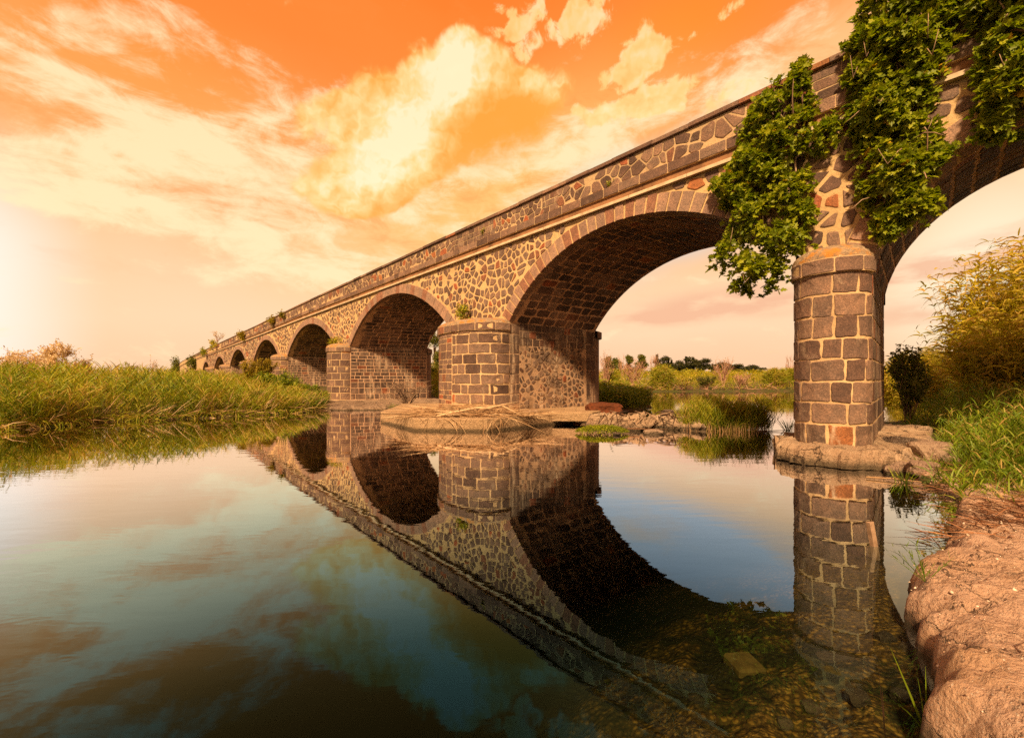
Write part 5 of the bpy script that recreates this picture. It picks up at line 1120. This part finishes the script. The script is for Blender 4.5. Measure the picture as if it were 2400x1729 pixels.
def leafy(x, top, Y, half, label, seed, tone=(.2, 1)):
    p = at(x, 880, Y); z = gz(p.x, p.y); h = at(x, top, Y).z-z; r = half*Y/FOC; root = empty('leafy_tree', (p.x, p.y, z)); tag(root, label, 'tree', 'leafy trees across the river'); rs = random.Random(seed); mb = MB(); P = []
    mb.tube([(p.x, p.y, z-.2), (p.x+.1, p.y, z+h*.4), (p.x, p.y, z+h*.7)], [.03*h, .02*h, .008*h], 6, 0, .3)
    for i in range(16):
        a = rs.uniform(0, 2*PI); f = rs.uniform(.3, .95); q = r*rs.uniform(.2, .95)*math.sin(min(1, f*1.1)*PI*.9+.2)**.5 if f < .9 else r*.2; c = (p.x+math.cos(a)*q, p.y+math.sin(a)*q, z+h*f); P.append(blob_pts(c, (r*.34, r*.34, h*.10), 170, .2))
        mb.tube([(p.x, p.y, z+h*f*.6), c], [.010*h, .003*h], 4, 0, .3)
    P = np.concatenate(P); v = VB(); leaf_cards(v, P, .40*Y/90, U(*tone, len(P)), np.array([0, -.2, .5]), 0, .9); mb.build('trunk', M['twig'], root); v.build('crown', M['tree_leaf'], root)
leafy(1474, 832, 92, 15, 'slim leafy tree left of the bare sapling above the cane clump', 1); leafy(1501, 834, 90, 20, 'leafy tree next to the round cane clump', 2); leafy(1442, 841, 88, 18, 'low leafy tree behind the bushes right of the wide pier', 3); leafy(1424, 831, 84, 10, 'thin leafy tree close to the wide pier', 4)
leafy(1018, 782, 46, 34, 'leafy tree seen in the gap left of the wide pier', 5, (.4, 1)); leafy(1030, 820, 42, 24, 'low leafy tree under the gap tree left of the wide pier', 6, (.4, 1))
vb = VB(); n = 500; Y = U(37, 46, n); X = -.19*Y+U(-3.2, 3, n); ok = (sdist(LEFT, X, Y) > .1); X, Y = X[ok], Y[ok]; reeds(vb, on_ground(X, Y), U(1.6, 2.8, len(X)), leaves=8, ll=(.5, .9), lw=.07, tone=(.55, .9), sw=.02); tag(vb.build('bank_reeds', [M['reed_leaf']]), kind='stuff')

# --- right bank
GR = 'giant reeds at the right edge'
def giant(c, n, H, spread, label, seed, lean_dir):
    root = empty('giant_reed', c); tag(root, label, 'giant reed', GR); v = VB(); a = U(0, 2*PI, n); q = np.sqrt(U(0, 1, n))*spread; P = np.stack([c[0]+q*np.cos(a), c[1]+q*np.sin(a), np.full(n, c[2]-.05)], -1)
    reeds(v, P, H*U(.55, 1.0, n), lean=.22, leaves=24, ll=(.4, .8), lw=.075, tone=(.5, .95), dry=.07, sw=.022, bottom=.12, droop=.9, stemtone=.9, lean_dir=lean_dir, seg=4); v.build('canes', M['reed_yellow'], root)
giant((19.0, 15.2, .25), 540, 7.0, 1.9, 'tallest giant reed stand at the right edge behind the bridge', 1, (-.05, 0, 0)); giant((17.0, 14.0, .2), 230, 4.3, 1.35, 'shorter giant reeds leaning left beside the tallest stand', 2, (-.22, 0, 0)); giant((21.8, 17.8, .25), 240, 5.4, 1.6, 'giant reeds behind the tallest stand', 3, (-.1, 0, 0)); giant((17.5, 19.0, .2), 110, 2.8, 1.6, 'low giant reeds reaching over the backwater', 4, (-.25, 0, 0))
# dead arching canes in front of them
vb = VB(); n = 60; P = np.stack([U(16.6, 19.5, n), U(13.2, 14.6, n), U(.2, 1.0, n)], -1); a = U(2.0, 3.6, n); vb.blades(P, np.stack([np.cos(a), np.sin(a)*.4-.2, U(.3, 1.6, n)], -1), U(1.5, 3.6, n), .028, U(.2, .5, n), U(.4, 1, n), 5, 0, .3); tag(vb.build('dead_canes', [M['straw']]), kind='stuff')
# dark shrub behind the near pier
p = at(2128, 1000, 13.4); z = max(.05, gz(p.x, p.y))
spray_bush('dark_shrub', (p.x, p.y, z), .62, .5, 2.45, 26, 2600, .13, (M['tree_leaf'], M['twig']), 'dark green feathery shrub just right of the near pier', 'shrub', None, (.45, 1), 61, .9, False, .022, 7, .8)
# green grass on the near right bank
vb = VB(); n = 2600; X = np.concatenate([U(5.6, 9.5, n), U(9, 17, n)]); Y = np.concatenate([U(5.0, 10.0, n), U(7, 15.5, n)]); d = sdist(RIGHT, X, Y); ok = (d > .05) & (X > 2190/2400*0+Y*.905+.42) & (Y > 4.95+.0*X) & (d > (6.3-Y)*.10)
X, Y, d = X[ok], Y[ok], d[ok]; pier_out = bridge_off(X, Y); s_ = -ST*X+CT*Y; ok = ~((np.abs(s_-2.1) < 1.35) & (pier_out > -1.5) & (pier_out < 6)); X, Y, d = X[ok], Y[ok], d[ok]; ok = np.ones(len(X), bool)
for rx_, ry_, rY, *_ in ROCKS[:6]: pr = at(rx_, ry_, rY); ok &= np.hypot(X-pr.x*.97, Y-pr.y*.97) > .62
X, Y, d = X[ok], Y[ok], d[ok]
reeds(vb, on_ground(X, Y), np.clip(.42+d*.6, .2, 1.35)*U(.55, 1.1, len(X))*np.clip((Y-4.6)/1.4, .35, 1), lean=.24, leaves=8, ll=(.18, .40), lw=.022, tone=(.4, .95), dry=.07, sw=.007, bottom=.08, up=(.9, 2.6))
tufts(vb, on_ground(X, Y), 7, (.16, .42), .013, (.3, .85), .14, (.9, 2.6), (.3, .8), .10)
Xe = U(6.6, 11, 900); Ye = U(4.9, 6.6, 900); tufts(vb, np.stack([Xe, Ye, np.maximum(height(Xe, Ye), .07)], -1), 9, (.10, .26), .012, (.45, .95), .10, (.7, 2.2), (.3, .9), .08)
tag(vb.build('grass', [M['grass']]), kind='stuff')
# dry grass tufts among the boulders and by the water
vb = VB(); n = 190; f = U(0, 1, n); X = 6.7+f*3.0+RNG.normal(0, .22, n); Y = 6.9+f*2.6+RNG.normal(0, .2, n); X += .5; P = np.stack([X, Y, np.maximum(height(X, Y), .0)], -1); tufts(vb, P, 10, (.15, .5), .012, (.35, .85), .07, (1.0, 3), (.2, .8), .35); tag(vb.build('sedge', [M['grass']]), kind='stuff')
# dead stalks and dark litter on the shelf's upper edge
vb = VB(); n = 900; f = U(0, 1, n); X = 4.3+f*3.4+RNG.normal(0, .22, n); Y = 4.15+f*1.25+RNG.normal(0, .20, n)+.0; d = sdist(RIGHT, X, Y); ok = (d > -.12); X, Y, d = X[ok], Y[ok], d[ok]; zt = np.where(d > 0, np.interp(Y, [3.4, 4.2, 5.5, 7], [.24, .16, .14, .10])*(1-np.exp(-np.maximum(d, 0)/.1))**.8, .0)+.03
a = U(0, 2*PI, len(X)); vb.blades(np.stack([X, Y, zt], -1), np.stack([np.cos(a), np.sin(a), U(-.05, .22, len(X))], -1), U(.08, .5, len(X)), U(.006, .016, len(X)), .1, U(0, 1, len(X)), 2, 0, .15)
tag(vb.build('plant_litter', [M['litter']]), kind='stuff')
vb = VB(); n = 420; X = 6.0+U(0, 2.2, n); Y = 5.65+(X-6)*.75+RNG.normal(0, .25, n); a = U(0, 2*PI, n); vb.blades(np.stack([X, Y, np.maximum(height(X, Y), 0)+U(.02, .1, n)], -1), np.stack([np.cos(a), np.sin(a), U(-.05, .3, n)], -1), U(.15, .7, n), U(.006, .015, n), .1, U(.2, 1, n), 2, 0, .15); tag(vb.build('dead_stalks', [M['litter']]), kind='stuff')

# --- dead reed heap and sticks on the raft of the wide pier
vb = VB(); n = 1500; X = RNG.normal(-1.45, 1.0, n); Y = 14.25+.10*(X+1.3)+RNG.normal(0, .32, n); zc = .42+.34*np.exp(-((X+1.7)/1.2)**2-((Y-14.1)/.5)**2)*U(0, 1, n); ok = (X > -3.4) & (Y > 13.55); X, Y, zc = X[ok], Y[ok], zc[ok]; a = RNG.normal(-.12, .5, len(X))+PI*(RNG.random(len(X)) < .5)
vb.blades(np.stack([X, Y, zc], -1), np.stack([np.cos(a), np.sin(a)*.6, U(-.10, .22, len(X))], -1), U(.5, 1.7, len(X)), U(.010, .026, len(X)), U(.0, .14, len(X)), U(.1, 1, len(X)), 3, 0, .2)
n = 60; X = U(-2.6, .2, n); Y = np.full(n, 13.35)+.12*(X+1)**2*.2; a = U(0, 2*PI, n); vb.blades(np.stack([X, Y, U(.35, .5, n)], -1), np.stack([np.cos(a)*.8, U(-.9, -.1, n), U(-.25, .1, n)], -1), U(.3, .9, n), .014, U(.2, .6, n), U(.2, 1, n), 3, 0, .2)
root = empty('dead_reed_heap', (-1.4, 14, .42)); tag(root, 'tangled heap of dry straw coloured reeds on the raft of the wide pier', 'reed heap'); vb.build('stalks', M['straw'], root)
def stick(name, pts, r, m, label, t=.8, cat='stick', group=None):
    mb = MB(); n = len(pts); mb.tube(pts, [r*(1-.6*i/(n-1)) for i in range(n)], 7, 0, t); return tag(mb.build(name, m, None, True), label, cat, group)
ST_ = lambda *q: [at(*k) for k in q]
stick('driftwood_branch', ST_((1025, 975, 13.5), (1060, 966, 13.5), (1110, 957, 13.6), (1150, 955, 13.7), (1176, 948, 13.8), (1212, 942, 14.0)), .035, M['straw'], 'pale driftwood branch lying across the heap of dead reeds', .95, 'branch')
stick('driftwood_branch', ST_((1178, 951, 13.7), (1200, 962, 13.6), (1222, 973, 13.5)), .018, M['straw'], 'forked pale stick sloping down from the driftwood branch', .95, 'branch')
stick('cane_stalk', ST_((1160, 968, 13.4), (1210, 984, 13.1), (1277, 1014, 12.7)), .014, M['straw'], 'long straw stalk sliding off the raft into the water', .7)
stick('cane_stalk', ST_((1045, 978, 13.3), (1062, 994, 12.9), (1072, 1012, 12.7)), .012, M['straw'], 'straw stalk hanging down over the raft front', .8)
stick('cane_stalk', ST_((1055, 978, 13.2), (1078, 992, 12.9), (1092, 1016, 12.6)), .012, M['straw'], 'bent straw stalk reaching the water beside the hanging one', .8)
mb = MB(); a = at(1218, 970, 14.6); mb.box((a.x, a.y, .42), (.66, .1, .0), (-.03, .10, 0), (0, 0, .15)); o = mb.build('plank', M['wood']); tag(o, 'short weathered plank lying against the foot of the wide pier', 'plank')
stick('cane_stalk', ST_((2030, 1118, 6.95), (2090, 1121, 6.8), (2160, 1129, 6.6)), .016, M['straw'], 'long orange dead stalk floating in front of the near pier footing', .6)
stick('cane_stalk', ST_((1470, 1004, 12.9), (1565, 1006, 12.95)), .014, M['litter'], 'reddish stalk lying below the stone sill', .8)
stick('driftwood_branch', ST_((1775, 1010, 13.2), (1850, 1008, 13.2)), .02, M['twig'], 'dark stick in the water right of the reed island', .2, 'branch')
# branch tangle on the shoal by the third pier, roots on the sill
c = at(955, 950, 24.0)
spray_bush('branch_tangle', (c.x, c.y, .1), 1.6, .8, 1.5, 34, 0, .1, (M['litter'], M['twig']), 'grey brown tangle of dead branches against the third pier', 'dead branches', None, (0, 1), 71, .8, True, .03, 7)
c = at(1500, 985, 14.0)
mbt = MB(); rs = random.Random(5)
for i in range(26):
    x = rs.uniform(1395, 1610); pts = [at(x, rs.uniform(962, 975), 14.4), at(x+rs.uniform(-40, 40), rs.uniform(966, 980), 13.9), at(x+rs.uniform(-60, 60), rs.uniform(975, 1002), 13.5)]; mbt.tube(pts, [.022, .018, .008], 5, 0, rs.random())
tag(mbt.build('root_tangle', M['twig'], None, True), 'dark roots and driftwood draped over the stone sill', 'roots')
# moss cushion at the water
vb = VB(); n = 2600; a = U(0, 2*PI, n); r = np.sqrt(U(0, 1, n)); c = at(1410, 1012, 12.75); P = np.stack([c.x+.80*r*np.cos(a), c.y+.42*r*np.sin(a), .02+.20*np.sqrt(np.maximum(0, 1-r**2))*(.8+.3*RNG.random(n))], -1); leaf_cards(vb, P, .055, U(.0, 1, n), np.array([0, -.3, .9]), 0, 1.3); tufts(vb, P[:500], 3, (.05, .14), .010, (.2, .9), .02, (.8, 2.5), (.3, .8), 0)
tag(vb.build('moss_cushion', M['moss']), 'bright green moss cushion at the water edge before the stone sill', 'moss')
# tufts: by the third pier's shoal, left of the near pier
def small_tuft(x, y, Y, n, l, label, m='grass', w=.016, z=None, up=(1.2, 3.4), spread=.12, tone=(.2, .8)):
    p = at(x, y, Y); v = VB(); tufts(v, [(p.x, p.y, max(0, gz(p.x, p.y)) if z is None else z)], n, l, w, tone, spread, up, (.15, .6), .08); return tag(v.build('grass_tuft', M[m]), label, 'grass tuft', 'grass tufts at the water')
small_tuft(925, 962, 22.6, 90, (.3, .7), 'small grass tuft on the shoal of the third pier', spread=.35, w=.03)
small_tuft(1848, 1005, 13.5, 60, (.35, .75), 'thin grass tuft in the water at the left edge of the near pier', spread=.16)
small_tuft(2120, 1120, 6.7, 40, (.2, .45), 'grass tuft at the right foot of the near footing'); small_tuft(2170, 1085, 7.2, 50, (.2, .5), 'grass tuft between the boulders')
small_tuft(2300, 1170, 5.4, 60, (.10, .22), 'leafy green tuft at the edge of the bare bank', spread=.2, w=.02, tone=(.4, .9)); small_tuft(2395, 1150, 5.5, 60, (.10, .25), 'leafy green tuft at the right edge of the picture', spread=.25, w=.02, tone=(.4, .9))

# --- the foreground: stake, stems, weed on the rock
mb = MB(); p = at(2048, 1280, 4.15); b = Vector((p.x+.06, p.y, -.35)); tpt = at(2042, 1225, 4.12); e = Vector((.05, .01, 0)); f = Vector((-.008, .04, 0)); mb.add([b, b+e, b+e+f, b+f, tpt-e*.35, tpt+e*.6+Vector((0, 0, .012)), tpt+e*.6+f, tpt-e*.35+f], [[0, 3, 2, 1], [4, 5, 6, 7], [0, 1, 5, 4], [1, 2, 6, 5], [2, 3, 7, 6], [3, 0, 4, 7]])
tag(mb.build('wooden_stake', M['wood']), 'pale wooden stake leaning out of the water in front of the near pier', 'stake')
def stem_plant(name, base, shoots, label, m='grass', lw=.010):
    root = empty(name, base); tag(root, label, 'plant'); v = VB()
    for (dx, dy, h, dr, w, t) in shoots: v.blades(np.array([base]), np.array([[dx, dy, 1.0]]), h, w, dr, t, 6, 0, .7)
    v.build('blades', M[m], root)
p = bedpt(2172, 1725); b = (p.x, p.y, max(p.z, -.2)); stem_plant('water_grass', b, [(-.42, -.05, .52, .05, .016, .75), (-.30, .1, .40, .1, .012, .8), (.10, .12, .34, .05, .010, .7), (.16, .02, .26, .2, .012, .8), (-.05, .1, .30, .1, .009, .6), (-.6, 0, .28, .3, .010, .7)], 'long green grass blades rising from the water against the bank rock')
p = bedpt(2075, 1729); stem_plant('dry_weed', (p.x, p.y, -.1), [(-.05, .06, .34, .02, .008, .1), (-.02, .05, .25, .02, .007, .2)], 'thin dry reddish stem at the bottom edge left of the green blades', 'litter')
def weed(x, y, Y, label, seed, k=1.0):
    p = at(x, y, Y); p.z = .22; root = empty('rock_weed', p); tag(root, label, 'weed'); rs = random.Random(seed); v = VB()
    for i in range(9):
        a = rs.uniform(-1.2, 1.9); d = Vector((math.sin(a)*.8, rs.uniform(-.3, .5), rs.uniform(.5, 1.2))).normalized(); L = rs.uniform(.14, .30)*k
        v.blades(np.array([p]), np.array([d]), L, .006, .1, .35, 4, 0, .3)
        for j in range(7):
            f = rs.uniform(.2, 1); q = p+d*L*f; e = (d+Vector((rs.uniform(-1, 1), rs.uniform(-1, 1), rs.uniform(-.2, .8)))*.9).normalized(); v.blades(np.array([q]), np.array([e]), rs.uniform(.03, .09)*k, .007, .1, rs.uniform(.2, .7), 2, 0, .5)
    v.build('stems', M['grass'], root)
weed(2170, 1425, 2.95, 'small branching green weed growing on the bank rock', 3)
stick('bank_twig', [Vector((2.82, 2.80, .06)), Vector((2.90, 2.90, .22))], .012, M['twig'], 'short grey twig poking over the edge of the bank rock', .9)
stick('bank_twig', [at(2275, 1335, 3.3)+Vector((0, 0, .01)), at(2312, 1325, 3.32)+Vector((0, 0, .02))], .008, M['twig'], 'dark twig lying on the bank rock', .2)
stick('bank_twig', [Vector((2.38, 1.92, .385)), Vector((2.45, 2.0, .40)), Vector((2.56, 2.04, .40))], .007, M['straw'], 'pale dry twig on the bank rock at the right edge', .9)
